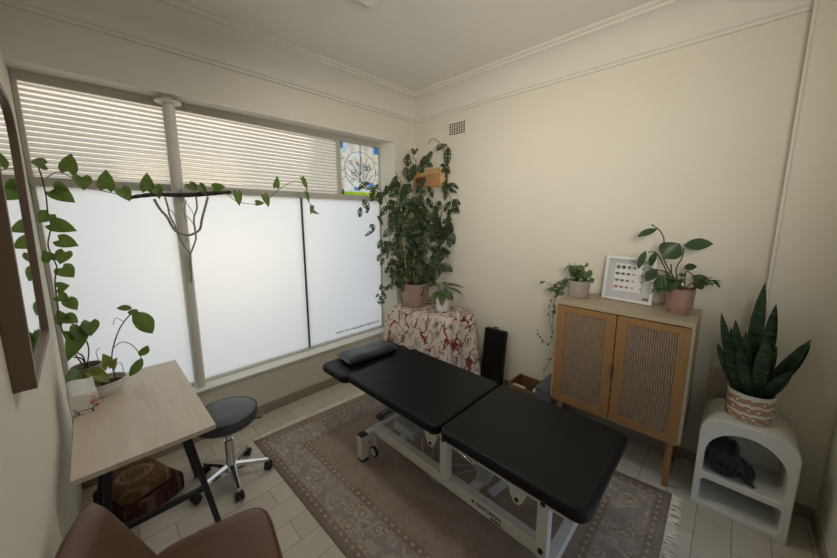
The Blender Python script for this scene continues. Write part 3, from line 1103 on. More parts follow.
for k in range(5):
    a = math.radians(-95+72*k)
    d = Vector((math.cos(a), math.sin(a), 0))
    s_ = Vector((-d.y, d.x, 0))
    m = M()
    prev = None
    for t, hw, zt, zb in ((0.0, 0.026, 0.112, 0.072), (0.35, 0.020, 0.100, 0.074), (0.8, 0.016, 0.084, 0.066), (1.0, 0.014, 0.079, 0.063)):
        c = Vector((SX, SY, 0))+d*(0.018+0.20*t)
        ring4 = [m.v(c+s_*hw*0.7+Vector((0, 0, zt))), m.v(c-s_*hw*0.7+Vector((0, 0, zt))), m.v(c-s_*hw+Vector((0, 0, zb))), m.v(c+s_*hw+Vector((0, 0, zb)))]
        if prev:
            for i in range(4):
                m.b.faces.new((prev[i], prev[(i+1) % 4], ring4[(i+1) % 4], ring4[i]))
        else:
            m.b.faces.new(ring4[::-1])
        prev = ring4
    m.b.faces.new(prev)
    m.build('base_arm', 'chrome', so, bevel=0.003)
    c = Vector((SX, SY, 0))+d*0.214
    cm = M()
    for off in (-0.014, 0.014):
        ax = Matrix.Translation(c+s_*off+Vector((0, 0, 0.026))) @ Matrix.Rotation(math.atan2(s_.y, s_.x), 4, 'Z') @ Matrix.Rotation(PI/2, 4, 'Y')
        q = M(ax)
        q.b.free()
        q.b = cm.b
        q.lathe([(0, -0.010), (0.021, -0.010), (0.026, -0.005), (0.026, 0.005), (0.021, 0.010), (0, 0.010)], seg=20)
    cs = cm.build('caster', 'black_rubber', so)
    M().tube([c+Vector((0, 0, 0.026)), c+Vector((0, 0, 0.070))], 0.007, 8).build('caster_stem', 'chrome', cs)

# ------------------------------------------------------------------ brown chair
ch = thing('leather_chair', 'brown leather chair with a low curved back in front of the desk', 'chair', (-2.58, -1.70, 0))
CM = Matrix.Translation((-2.605, -1.640, 0)) @ Matrix.Rotation(math.radians(-10), 4, 'Z')


def seat_f(u, v):
    # u back to front, v near to far
    x = -0.21+0.42*u
    hw = 0.285-0.02*u
    # superellipse rounding
    y = (v-0.5)*2*hw
    return x, y


sm_ = M(CM)
out = []
for k in range(48):
    a = 2*PI*k/48
    c_, s_ = math.cos(a), math.sin(a)
    e = 2/5.0
    out.append((0.205*math.copysign(abs(c_)**e, c_), 0.250*math.copysign(abs(s_)**e, s_)))
lev = [(0.90, 0.375), (0.985, 0.385), (1.0, 0.41), (1.0, 0.445), (0.985, 0.463), (0.93, 0.472), (0.75, 0.474), (0.45, 0.470)]
rings = [[sm_.v((x*k, y*k, z)) for x, y in out] for k, z in lev]
sm_.b.faces.new(rings[0][::-1])
for a, b in zip(rings, rings[1:]):
    for k in range(48):
        sm_.b.faces.new((a[k], a[(k+1) % 48], b[(k+1) % 48], b[k]))
sm_.b.faces.new(rings[-1])
sm_.build('seat', 'leather_brown', ch, smooth=60)
pp = M(CM)
pp.tube([(x*1.002, y*1.002, 0.455) for x, y in out]+[(out[0][0]*1.002, out[0][1]*1.002, 0.455)], 0.0035, 6, False)
pp.build('seam_piping', 'leather_brown', ch)
# backrest: rounded cushion leaning back, wings swept forward at both ends
bk = M(CM)
NB, NH = 28, 14


def back_pt(u, v, side):
    """u -1..1 across, v 0..1 up"""
    half = 0.245*(1-0.10*v)
    zt = 0.415+0.378*v*(1-0.07*abs(u)**6.0)
    y = half*u
    lean = -0.195-0.135*v
    wrap = 0.025*abs(u)**2.2
    thick = 0.032*max(0.0, 1-abs(u)**6)**0.5*max(0.0, 1-abs(2*v-1)**8)**0.5+0.004
    return (lean+wrap+side*thick, y, zt)


grids = {}
for side in (1, -1):
    grids[side] = [[bk.v(back_pt(-1+2*i/NB, j/NH, side)) for j in range(NH+1)] for i in range(NB+1)]
    g = grids[side]
    for i in range(NB):
        for j in range(NH):
            bk.b.faces.new((g[i][j], g[i+1][j], g[i+1][j+1], g[i][j+1]))
ga, gb = grids[1], grids[-1]
for i in range(NB):
    for j in (0, NH):
        bk.b.faces.new((ga[i][j], ga[i+1][j], gb[i+1][j], gb[i][j]))
for j in range(NH):
    for i in (0, NB):
        bk.b.faces.new((ga[i][j], ga[i][j+1], gb[i][j+1], gb[i][j]))
bk.build('backrest', 'leather_brown', ch, smooth=80)
for sx in (-1, 1):
    for sy in (-1, 1):
        M(CM).tube([(0.13*sx, 0.18*sy, 0.385), (0.19*sx, 0.22*sy, 0.0)], [0.013, 0.010], 12).build('leg', 'black_metal', ch)
M(CM).box((-0.15, -0.19, 0.362), (0.15, 0.19, 0.380)).build('seat_frame', 'black_metal', ch, bevel=0.004)

# ------------------------------------------------------------------ treatment table
tt = thing('treatment_table', 'black padded treatment table on a white steel frame standing on the rug', 'treatment table', (-1.28, -1.70, 0.009))
ZP = 0.60


def pad(name, x0, x1, y0, y1, z0, z1, r, mat='leather_black', bev=0.022):
    return M().prism(rrect(x0, x1, y0, y1, r, 6), z0, z1).build(name, mat, tt, bevel=bev, seg=4)


pad('middle_pad', -1.617, -0.955, -1.778, -0.925, ZP-0.062, ZP, 0.045)
pad('leg_pad', -1.622, -0.965, -2.532, -1.792, ZP-0.050, ZP+0.012, 0.055)
pad('head_pad', -1.625, -0.925, -0.905, -0.560, ZP-0.095, ZP-0.035, 0.06)
F0 = 0.009
fy = -1.065
# base frame
base = M()
base.box((-1.515, -2.335, 0.172), (-1.465, -1.09, 0.238))
base.build('side_beam', 'white_metal', tt, bevel=0.004)
M().box((-1.065, -2.335, 0.172), (-1.015, -1.09, 0.238)).build('side_beam', 'white_metal', tt, bevel=0.004)
for y0, y1 in ((-1.105, -1.055), (-2.39, -2.34)):
    M().box((-1.625, y0, 0.150), (-0.915, y1, 0.200)).build('cross_beam', 'white_metal', tt, bevel=0.004)
    for x in (-1.600, -0.940):
        lg = M().box((x-0.030, y0-0.003, F0+0.018), (x+0.030, y1+0.003, 0.198)).build('leg', 'white_metal', tt, bevel=0.004)
        M().box((x-0.027, y0, F0), (x+0.027, y1, F0+0.019)).build('rubber_foot', 'black_rubber', lg, bevel=0.003)
        M().box((x-0.029, y0-0.002, 0.198), (x+0.029, y1+0.002, 0.206)).build('end_cap', 'black_plastic', lg, bevel=0.002)
# transport wheels
for x in (-1.545, -0.995):
    ax = Matrix.Translation((x, -1.135, 0.067)) @ Matrix.Rotation(PI/2, 4, 'Y')
    wl = M(ax).lathe([(0, -0.011), (0.026, -0.011), (0.036, -0.009), (0.038, -0.004), (0.038, 0.004), (0.036, 0.009), (0.026, 0.011), (0, 0.011)], seg=24).build('wheel', 'black_rubber', tt)
    M(ax).lathe([(0, -0.013), (0.016, -0.013), (0.027, -0.012), (0.027, 0.012), (0.016, 0.013), (0, 0.013)], seg=24).build('hub', 'white_metal', wl)
    M().beam((x+0.018, -1.135, 0.067), (x+0.018, -1.10, 0.185), 0.008, 0.03).build('wheel_bracket', 'white_metal', tt)
# upright posts carrying the lying surface
for x in (-1.515, -1.015):
    sx = -1 if x < -1.2 else 1
    for y, zb in ((-1.765, 0.236), (-2.335, 0.190)):
        po = M().box((x-0.022, y-0.026, zb), (x+0.026, y+0.026, 0.512)).build('post', 'white_metal', tt, bevel=0.004)
        M().box((x-0.023, y-0.027, 0.512), (x+0.027, y+0.027, 0.524)).build('end_cap', 'black_plastic', po, bevel=0.003)
        for zz in ((0.485,) if y > -2 else (0.475, 0.235)):
            axb = Matrix.Translation((x-0.022 if sx < 0 else x+0.026, y, zz)) @ Matrix.Rotation(PI/2*sx, 4, 'Y')
            M(axb).lathe([(0, 0.006), (0.012, 0.006), (0.013, 0.0), (0, 0)], seg=16).build('bolt', 'black_plastic', po)
# rails under the pads and hinge plates
for x in (-1.500, -1.040):
    xr_ = x-0.028 if x < -1.2 else x+0.028
    M().box((xr_-0.014, -2.46, 0.470), (xr_+0.014, -1.83, 0.515)).build('leg_pad_rail', 'white_metal', tt, bevel=0.003)
    M().box((x-0.018, -2.46, 0.515), (x+0.018, -1.83, 0.550)).build('pad_rail', 'white_metal', tt, bevel=0.003)
    M().box((x-0.018, -1.78, 0.505), (x+0.018, -0.98, 0.538)).build('pad_rail', 'white_metal', tt, bevel=0.003)
    for y in (-1.655, -2.205):
        hp = M().prism([(y-0.075, 0.535), (y+0.075, 0.535), (y+0.030, 0.40), (y+0.012, 0.375), (y-0.012, 0.375), (y-0.030, 0.40)], x-0.024, x-0.018, lambda u, v, w_: (w_, u, v)).build('hinge_plate', 'white_metal', tt)
        M(Matrix.Translation((x-0.024, y, 0.398)) @ Matrix.Rotation(-PI/2, 4, 'Y')).lathe([(0, 0.005), (0.010, 0.005), (0.010, 0), (0, 0)], seg=14).build('bolt', 'black_plastic', hp)
for y in (-1.10, -1.72, -1.90, -2.40):
    M().box((-1.50, y-0.018, 0.500), (-1.04, y+0.018, 0.535)).build('cross_rail', 'white_metal', tt, bevel=0.003)
M().box((-1.45, -0.96, 0.485), (-1.10, -0.62, 0.504)).build('head_support', 'black_metal', tt, bevel=0.003)
M().box((-1.47, -1.00, 0.498), (-1.08, -0.93, 0.538)).build('head_hinge', 'black_metal', tt, bevel=0.003)
# lift linkage, motor, gas strut, control box
for x in (-1.14, -1.10):
    M().beam((x, -1.20, 0.22), (x, -1.70, 0.49), 0.025, 0.045).build('lift_arm', 'white_metal', tt, bevel=0.003)
    M().beam((x, -1.95, 0.22), (x, -2.36, 0.47), 0.025, 0.045).build('lift_arm', 'white_metal', tt, bevel=0.003)
M().lathe([(0, 0.155), (0.040, 0.155), (0.044, 0.165), (0.044, 0.300), (0.038, 0.315), (0.028, 0.318), (0.028, 0.335), (0, 0.335)], (-1.30, -1.885, 0), 28).build('lift_motor', 'greyplastic', tt)
M().tube([(-1.30, -1.86, 0.20), (-1.30, -1.30, 0.33)], 0.013, 12).build('actuator_rod', 'chrome', tt)
M().tube([(-1.36, -1.35, 0.30), (-1.36, -1.95, 0.46)], [0.012, 0.012], 12).build('gas_strut', 'greyplastic', tt)
M().beam((-1.48, -1.885, 0.168), (-1.05, -1.885, 0.168), 0.05, 0.03).build('motor_bracket', 'white_metal', tt, bevel=0.003)
M().beam((-1.38, -1.98, 0.18), (-1.28, -2.10, 0.33), 0.012, 0.05).build('motor_lever', 'greyplastic', tt, bevel=0.003)
cb = M().prism(rrect(-1.44, -1.30, -1.42, -1.22, 0.012), 0.235, 0.300).build('control_box', 'greyplastic', tt, bevel=0.006)
M().box((-1.47, -1.36, 0.215), (-1.25, -1.31, 0.236)).build('control_box_bracket', 'white_metal', tt)
for pts in ([(-1.30, -1.44, 0.25), (-1.36, -1.53, 0.19), (-1.45, -1.57, 0.10), (-1.40, -1.66, 0.05), (-1.33, -1.75, 0.14), (-1.30, -1.85, 0.2)],
            [(-1.33, -1.44, 0.24), (-1.43, -1.50, 0.28), (-1.46, -1.55, 0.20), (-1.40, -1.62, 0.17), (-1.33, -1.84, 0.24)],
            [(-1.36, -1.22, 0.25), (-1.40, -1.12, 0.12), (-1.42, -0.98, 0.02), (-1.33, -0.90, 0.016), (-1.255, -0.88, 0.02)]):
    M().tube(spline(pts), 0.004, 6).build('cable', 'greyplastic', tt)
text('lettering', 'CENTURION', 'ink', tt, (-1.5165, -1.975, 0.204), (0, -1, 0), (0, 0, 1), 0.150, bold=0.012)['label'] = 'black brand lettering on the white beam'
M(Matrix.Translation((-1.515, -1.955, 0.212)) @ Matrix.Rotation(-PI/2, 4, 'Y')).lathe([(0, 0.0012), (0.009, 0.0012), (0.009, 0), (0, 0)], seg=16).build('logo_dot', 'ink', tt)
M().box((-1.5165, -2.125, 0.182), (-1.5150, -2.065, 0.192)).build('logo_bar', 'ink', tt)
# foot control on the rug
fp = thing('foot_pedal', 'black foot pedal with two grey rockers lying on the rug under the treatment table', 'foot control', (-1.17, -0.83, 0.009))
M().prism(rrect(-1.245, -1.095, -0.92, -0.75, 0.02), 0.009, 0.035).build('pedal_base', 'black_plastic', fp, bevel=0.006)
M().prism(rrect(-1.225, -1.115, -0.90, -0.845, 0.01), 0.035, 0.052).build('rocker', 'felt', fp, bevel=0.005)
M().prism(rrect(-1.225, -1.115, -0.825, -0.77, 0.01), 0.035, 0.052).build('rocker', 'felt', fp, bevel=0.005)

# neck pillow on the head pad
pw = M()
PX = Matrix.Translation((-1.27, -0.715, ZP-0.034)) @ Matrix.Rotation(math.radians(-6), 4, 'Z')
pw.mat = PX


def cush(u, v, s_):
    x, y = (u-0.5)*0.46, (v-0.5)*0.235
    e = max(0.0, (1-abs(2*u-1)**8))**0.5*max(0.0, (1-abs(2*v-1)**8))**0.5
    z = 0.030+s_*0.030*e+(0.012*(1-v)+0.006*math.sin(u*9))*(s_+1)/2*e
    return (x, y, z)


gr = {}
for s_ in (1, -1):
    gr[s_] = [[pw.v(cush(i/24, j/14, s_)) for j in range(15)] for i in range(25)]
    for i in range(24):
        for j in range(14):
            pw.b.faces.new((gr[s_][i][j], gr[s_][i+1][j], gr[s_][i+1][j+1], gr[s_][i][j+1]))
bmesh.ops.remove_doubles(pw.b, verts=pw.b.verts, dist=1e-4)
tag(pw.build('neck_pillow', 'leather_pillow', loc=(-1.27, -0.715, ZP-0.034), smooth=70), 'small black leather pillow lying on the head end of the treatment table', 'pillow')

# ------------------------------------------------------------------ corner table under its cloth
ROT = math.radians(-17.2)
TC = Vector((-0.375, -0.500, 0))
TW, TL, TZ = 0.40, 0.70, 0.728
TM = Matrix.Translation(TC) @ Matrix.Rotation(math.radians(16.8), 4, 'Z')
ct = thing('side_table', 'small table in the corner hidden under the red branch patterned cloth', 'table', (TC.x, TC.y, 0))
for lx, ly in ((-0.56, -0.24), (-0.42, -0.85), (-0.16, -0.90), (-0.11, -0.15)):
    if True:
        M().beam((lx, ly, 0), (lx, ly, TZ-0.03), 0.04, 0.04).build('leg', 'darkwood', ct, bevel=0.003)
cl = M()


def cw(x, y, z):
    return (min(x, -0.016), min(y, -0.016), z)


POLY = [(-0.645, -0.205), (-0.478, -0.905), (-0.125, -0.968), (-0.055, -0.60), (-0.055, -0.09), (-0.32, -0.085)]


def rounded(poly, r, n=4):
    out_ = []
    m_ = len(poly)
    for i in range(m_):
        p, a, b = Vector(poly[i]), Vector(poly[i-1]), Vector(poly[(i+1) % m_])
        s0, s1 = p+(a-p).normalized()*r, p+(b-p).normalized()*r
        for k in range(n+1):
            t = k/n
            out_.append(tuple(s0*(1-t)**2+p*2*t*(1-t)+s1*t*t))
    return out_


base_pts = rounded(POLY, 0.03)
M().prism([(-0.32+(x+0.32)*0.97, -0.5+(y+0.5)*0.975) for x, y in base_pts], TZ-0.03, TZ-0.006).build('tabletop', 'darkwood', ct)
per = []
n0 = len(base_pts)
for i in range(n0):
    a, b = Vector(base_pts[i]), Vector(base_pts[(i+1) % n0])
    k = max(1, int((b-a).length/0.02))
    for j in range(k):
        per.append(a.lerp(b, j/k))
npz = len(per)
cen = Vector((0, 0))
dist = [0]
for i in range(npz):
    dist.append(dist[-1]+(per[(i+1) % npz]-per[i]).length)
rows = []
prof_c = [(0.0, TZ)]+[(0, TZ-0.008)]+[(k/14, None) for k in range(1, 15)]
for ri, (t, z) in enumerate([(0, 0)]+[(k/16, 0) for k in range(1, 17)]):
    row = []
    for i, p in enumerate(per):
        a, b = per[i-1], per[(i+1) % npz]
        tg = (b-a).normalized()
        nm = Vector((tg.y, -tg.x))
        ph = dist[i]
        fold = 0.5+0.5*math.sin(ph*2*PI/0.17+1.1*math.sin(ph*9))
        corner = max(0.0, 1-min((p-Vector(q_)).length for q_ in POLY)/0.09)
        fl_ = (0.010+0.040*fold+0.075*corner)*t**0.8
        q = p+nm*fl_
        zz = TZ-0.002-t*(TZ-0.075)-(0.012*corner*t)
        row.append(cl.v(cw(q.x, q.y, zz+0.002 if ri == 0 else zz)))
    rows.append(row)
inner = [cl.v(cw(-0.32+(p.x+0.32)*0.93, -0.5+(p.y+0.5)*0.96, TZ+0.001+0.002*math.sin(p.x*30)*math.sin(p.y*21))) for p in per]
for a, b in zip([inner]+rows, rows):
    for i in range(npz):
        cl.b.faces.new((a[i], a[(i+1) % npz], b[(i+1) % npz], b[i]))
cl.b.faces.new(inner)
clo = cl.build('tablecloth', 'cloth', loc=(TC.x, TC.y, TZ), smooth=75)
tag(clo, 'cream cloth with red branching pattern draped over the corner table', 'tablecloth')


# ------------------------------------------------------------------ pots
def pot(parent, c, r0, r1, h, mat, soil=True, seg=40, lip=0.0, foot=0.0, sx=1, sy=1, power=None):
    t = 0.006
    pr_ = [(0, 0)]
    if foot:
        pr_ += [(r0*0.80, 0), (r0*0.80, foot), (r0*0.97, foot+0.003)]
    else:
        pr_ += [(r0*0.94, 0), (r0, 0.005)]
    for k in range(1, 9):
        u = k/8
        pr_.append((r0+(r1-r0)*(u if power is None else u**power), max(foot, 0.005)+(h-max(foot, 0.005))*u))
    if lip:
        pr_[-1:] = [(r1, h-lip), (r1+0.006, h-lip), (r1+0.006, h)]
    pr_ += [(r1-t, h), (r1-t-0.002, h-0.02), (r1-t-0.003, h-0.035)]
    m = M().lathe(pr_, c, seg, sx, sy)
    o = m.build('pot', mat, parent, smooth=50)
    if soil:
        M().lathe([(r1-t-0.0035, h-0.030), (r1*0.5, h-0.022), (0, h-0.020)], c, seg, sx, sy).build('soil', 'soil', parent)
    return o


# ---- big monstera
MB_ = Vector((-0.335, -0.325, TZ+0.004))
mo = thing('climbing_monstera', 'tall leafy vine with holed leaves climbing the corner from a big pink pot', 'potted plant', MB_)
mpot = M()
# square tapered pot with rounded corners
MR = Matrix.Translation(MB_) @ Matrix.Rotation(math.radians(14), 4, 'Z')
mpot.mat = MR
prev = None
for hw, z in ((0.105, 0.0), (0.110, 0.004), (0.124, 0.125), (0.140, 0.235), (0.146, 0.238), (0.147, 0.262), (0.137, 0.262), (0.135, 0.225)):
    row = [mpot.v((x, y, z)) for x, y in rrect(-hw, hw, -hw, hw, hw*0.55, 6)]
    if prev is None:
        mpot.b.faces.new(row[::-1])
    else:
        for i in range(len(row)):
            mpot.b.faces.new((prev[i], prev[(i+1) % len(row)], row[(i+1) % len(row)], row[i]))
    prev = row
mpot.build('pot', 'pink_pot', mo, smooth=50)
ms = M(MR)
ms.b.faces.new([ms.v((x, y, 0.236)) for x, y in rrect(-0.137, 0.137, -0.137, 0.137, 0.07, 6)])
ms.build('soil', 'soil', mo)
top = MB_+Vector((0, 0, 0.235))


def clampr(p):
    p = Vector(p)
    p.x = min(p.x, -0.022)
    lim = -0.022 if p.x > XR-0.02 else 0.10
    p.y = min(p.y, lim)
    return p


PLN = Vector((-0.335, -0.325, 0))


def mp(x, y, dd=0.0):
    p = at_depth(x, y, PLN+Vector((FW.x, FW.y, 0)).normalized()*dd)
    return clampr(p)


vines = {
    'trunk_a': [(408, 284, 0), (404, 262, .02), (403, 240, .03), (402, 222, .03), (404, 205, .05), (408, 190, .08), (412, 174, .08), (416, 163, .07), (413, 157, .05)],
    'trunk_b': [(415, 284, 0), (417, 258, .0), (415, 236, -.02), (418, 214, .0), (420, 195, .05), (424, 182, .1)],
    'trunk_c': [(422, 284, .02), (430, 262, .05), (437, 240, .1), (440, 224, .14), (442, 212, .16)],
    'arch': [(424, 284, .03), (440, 262, .08), (452, 240, .14), (452, 224, .15), (459, 212, .16), (461, 203, .16), (452, 190, .16), (449, 178, .16), (446, 164, .15), (444, 150, .14), (438, 141, .12), (432, 139, .10), (428, 144, .08)],
    'left': [(404, 284, -.06), (394, 262, -.1), (390, 240, -.12), (391, 222, -.12), (388, 206, -.12), (381, 192, -.13), (374, 187, -.13), (366, 190, -.14)],
    'trail': [(402, 282, -.1), (393, 270, -.14), (390, 255, -.15), (390, 246, -.15), (393, 238, -.14)],
    'hang': [(402, 279, -.12), (395, 281, -.15), (387, 286, -.17), (381, 295, -.18), (377, 303, -.19)],
    'wallup': [(410, 200, .1), (404, 186, .1), (399, 178, .1), (395, 171, .1)],
}
vp = {}
for k, pts in vines.items():
    vp[k] = spline([mp(*p) for p in pts], 5)
    M().tube(vp[k], 0.0042 if 'trunk' in k else 0.0032, 6).build('stem', 'stem', mo)
# moss sticks
for a, b in (((407, 283), (401, 205)), ((414, 283), (413, 208))):
    M().tube([mp(*a, 0.01), mp(*b, 0.01)], 0.006, 8).build('support_stick', 'crate', mo)['label'] = 'thin pale stick holding up the stems'
lmn = M()
VIEW = Vector((-FW.x, -FW.y, 0)).normalized()


def mleaf(p, L, dirb=None, sag=0.7):
    d = rv(0.8)+Vector((0, 0, -sag))+VIEW*0.25
    if dirb:
        d += Vector(dirb)
    n = VIEW+rv(0.6)+Vector((0, 0, 0.5))
    d.normalize()
    # keep the whole leaf inside the room
    tip = p+d*L
    if tip.x > -0.02 or (tip.y > -0.02 and tip.x > XR-0.03):
        d.x = min(d.x, -0.05)
        d.y = min(d.y, -0.05)
        d.normalize()
    L *= 1.25
    leaf(lmn, clampr(p), d, n, L, L*R.uniform(0.46, 0.60), 'oval', droop=R.uniform(0.1, 0.35), fold=R.uniform(0.05, 0.25), holes=True)


def along(name, n, L, off=0.03, t0=0.0, t1=1.0):
    v = vp[name]
    for k in range(n):
        t = t0+(t1-t0)*(k+R.uniform(0.2, 0.8))/n
        p = v[min(int(t*(len(v)-1)), len(v)-1)]
        mleaf(clampr(p+rv(off)), L*R.uniform(0.75, 1.15))


along('trunk_a', 26, 0.13, 0.06)
along('trunk_b', 24, 0.13, 0.06)
along('trunk_c', 16, 0.13, 0.06)
along('arch', 7, 0.13, 0.04, 0.0, 0.35)
along('arch', 8, 0.11, 0.02, 0.35, 0.70)
along('left', 14, 0.11, 0.04)
along('trail', 8, 0.08, 0.03)
along('hang', 14, 0.055, 0.02)
along('wallup', 6, 0.12, 0.03)
# leaves read one by one off the outline of the plant
for x, y, dd, L in ((447, 148, .13, .17), (452, 152, .14, .15), (441, 168, .14, .13), (444, 175, .14, .14), (432, 155, .1, .12), (424, 160, .08, .13), (421, 166, .08, .13),
                    (412, 152, .06, .06), (418, 152, .06, .06), (405, 171, .08, .12), (397, 186, .08, .10), (393, 190, -.05, .11), (399, 196, .0, .11), (386, 189, -.1, .10), (378, 188, -.13, .10),
                    (369, 186, -.13, .12), (363, 203, -.14, .11), (361, 211, -.14, .10), (368, 213, -.14, .08), (371, 228, -.14, .10), (377, 220, -.13, .10), (374, 235, -.14, .09), (382, 243, -.14, .09), (380, 258, -.15, .07),
                    (461, 206, .15, .12), (455, 213, .15, .11), (453, 222, .15, .11), (459, 236, .14, .11), (448, 195, .14, .09), (452, 188, .14, .12),
                    (440, 205, .12, .11), (436, 216, .1, .12), (446, 228, .12, .12), (450, 233, .12, .12), (443, 240, .1, .12), (437, 250, .08, .13), (440, 262, .08, .12),
                    (384, 262, -.12, .07), (389, 270, -.13, .08), (382, 288, -.16, .05), (379, 298, -.17, .05), (394, 278, -.12, .07), (392, 284, -.12, .06),
                    (426, 275, -.02, .13), (431, 268, .0, .12), (398, 268, -.06, .12), (408, 270, -.08, .12), (420, 280, -.06, .1)):
    mleaf(mp(x, y-4, dd), L, sag=0.9)
for _ in range(110):
    x = R.gauss(413, 15)
    y = R.uniform(196, 276)
    if 386 < x < 444:
        mleaf(mp(x, y, R.uniform(-.12, .12)), R.uniform(.09, .14))
for v_ in lmn.b.verts:
    v_.co.x = min(v_.co.x, -0.008)
    if v_.co.x > XR-0.02:
        v_.co.y = min(v_.co.y, -0.008)
lmn.build('foliage', 'monstera', mo, smooth=60)


# ---- small plant in white pot
WB = Vector((-0.270, -0.665, TZ+0.004))
wp = thing('striped_leaf_plant', 'small plant with drooping striped leaves in a white cylinder pot on the corner table', 'potted plant', WB)
pot(wp, WB, 0.068, 0.072, 0.145, 'white_pot')
m = M()
m2 = M()
for a, L, sag in ((20, .26, .1), (75, .25, .2), (-60, .26, .3), (-100, .20, .5), (140, .24, .1), (-140, .23, .6), (-75, .26, .05), (185, .22, .5), (240, .24, .35), (-30, .22, .1)):
    a = math.radians(a)
    d = Vector((math.cos(a), math.sin(a), 0))
    b = WB+Vector((0, 0, 0.13))
    k = b+d*0.05+Vector((0, 0, 0.12*(1-sag)+0.03))
    if k.x > -0.10:
        k.x = -0.12
        d.x = min(d.x, 0.05)
    m2.tube(spline([b, b.lerp(k, .5)+Vector((0, 0, .015)), k], 4), 0.004, 6)
    leaf(m, k, d+Vector((0, 0, 0.25-1.4*sag)), Vector((0, 0, 1))+d*0.4, L*0.72, 0.075, 'lance', droop=0.25, fold=0.25)
m.build('foliage', 'dieff', wp, smooth=60)
m2.build('stem', 'hoya', wp)

# ------------------------------------------------------------------ black bolster leaning on the right wall
BMx = Matrix.Translation((-0.130, -1.195, 0.0)) @ Matrix.Rotation(math.radians(7.0), 4, 'Y')
bo = thing('leaning_bolster', 'flat black padded bolster leaning on the wall right of the corner table', 'bolster', (-0.13, -1.195, 0))
M(BMx).prism(rrect(-0.115, 0.115, 0.0, 0.60, 0.02, 5), -0.035, 0.035, lambda u, v, w_: (w_, u, v+0.004)).build('cushion', 'leather_black', bo, bevel=0.015, seg=3)
M(BMx).tube([(0.0, -0.02, 0.60), (0.0, -0.01, 0.622), (0.0, 0.02, 0.622), (0.0, 0.03, 0.60)], 0.006, 8).build('loop', 'black_plastic', bo)

# ------------------------------------------------------------------ wooden box with odds and ends, grey felt box
wb = thing('storage_crate', 'low brown wooden box on the floor between bolster and cabinet', 'crate', (-0.155, -1.60, 0))
X0, X1, Y0, Y1 = -0.285, -0.035, -1.735, -1.455
for a, b in (((X0, Y0, 0), (X0+0.015, Y1, 0.215)), ((X1-0.015, Y0, 0), (X1, Y1, 0.215)), ((X0, Y0, 0), (X1, Y0+0.015, 0.215)), ((X0, Y1-0.015, 0), (X1, Y1, 0.215))):
    M().box(a, b).build('side_board', 'darkwood', wb, bevel=0.002)
M().box((X0+0.015, Y0+0.015, 0), (X1-0.015, Y1-0.015, 0.012)).build('bottom_board', 'darkwood', wb)


def pouch(name, lab, cat, c, r, h, mat):
    m = M()
    m.lathe([(0, 0), (r*0.9, 0.0), (r*1.05, h*0.3), (r*0.9, h*0.75), (r*0.45, h*0.95), (0, h)], c, 20, 1.0, 0.8)
    o = m.build(name, mat, None, loc=c, smooth=70)
    return tag(o, lab, cat)


pouch('dark_pouch', 'crumpled black pouch inside the wooden box', 'pouch', (-0.120, -1.640, 0.013), 0.050, 0.18, 'towel')
pouch('white_bottle', 'white rounded bottle in the near corner of the wooden box', 'bottle', (-0.215, -1.690, 0.013), 0.030, 0.215, 'white_pot')
M_b = M().prism(rrect(-0.245, -0.19, -1.60, -1.48, 0.006), 0.013, 0.19)
tag(M_b.build('pale_box', 'beige_plate', loc=(-0.22, -1.54, 0.013), bevel=0.004), 'pale little carton standing inside the wooden box', 'box')
m = M()
m.prism(rrect(-0.385, -0.06, -1.900, -1.765, 0.02), 0.0, 0.345)
gb_ = m.build('felt_box', 'felt', loc=(-0.22, -1.83, 0), bevel=0.012, seg=3)
tag(gb_, 'dark grey felt box on the floor against the cabinet side', 'box')

# ------------------------------------------------------------------ cabinet
cb_ = thing('cane_cabinet', 'oak cabinet with two woven cane doors and tall legs against the right wall', 'cabinet', (-0.23, -2.31, 0))
CX0, CX1, CY0, CY1, CZ0, CZ1 = -0.440, -0.030, -2.705, -1.912, 0.325, 1.103
M().box((CX0, CY0, CZ1-0.028), (CX1, CY1, CZ1)).build('top_board', 'oak_grey', cb_, bevel=0.002)
M().box((CX0, CY0, CZ0), (CX1, CY1, CZ0+0.018)).build('bottom_board', 'oak_grey', cb_, bevel=0.0015)
for y in (CY0, CY1-0.020):
    M().box((CX0, y, CZ0), (CX1, y+0.020, CZ1-0.028)).build('side_panel', 'oak_grey', cb_, bevel=0.0015)
M().box((CX1-0.008, CY0, CZ0), (CX1, CY1, CZ1-0.03)).build('back_panel', 'oak_grey', cb_)
M().box((CX0+0.03, CY0+0.02, 0.690), (CX1-0.01, CY1-0.02, 0.706)).build('shelf', 'oak_grey', cb_)
YM = (CY0+CY1)/2-0.004
for (ya, yb, hs) in ((YM+0.003, CY1-0.014, -1), (CY0+0.014, YM-0.003, 1)):
    za, zb = CZ0+0.004, CZ1-0.034
    sw = 0.058
    dm = M()
    xf, xb = CX0-0.004, CX0+0.016
    dm.box((xf, ya, za), (xb, ya+sw, zb)).box((xf, yb-sw, za), (xb, yb, zb))
    dm.box((xf, ya+sw, za), (xb, yb-sw, za+sw)).box((xf, ya+sw, zb-sw*0.75), (xb, yb-sw, zb))
    dr = dm.build('door', 'oak', cb_, bevel=0.0015)
    M().box((CX0+0.002, ya+sw-0.004, za+sw-0.004), (CX0+0.006, yb-sw+0.004, zb-sw*0.75+0.004)).build('cane_panel', 'cane', dr, smooth=0)
    hy = ya+0.006 if hs < 0 else yb-0.006
    M().box((xf-0.008, hy-0.005, 0.640), (xf, hy+0.005, 0.735)).build('handle', 'mirror_wood', dr, bevel=0.003)
for y in (CY0+0.055, CY1-0.055):
    for x, dx in ((CX0+0.055, 0.0), (CX1-0.055, 0.0)):
        M().tube([(x, y, CZ0), (x-0.002, y-0.0, 0.0)], [0.021, 0.015], 16).build('leg', 'oak', cb_)

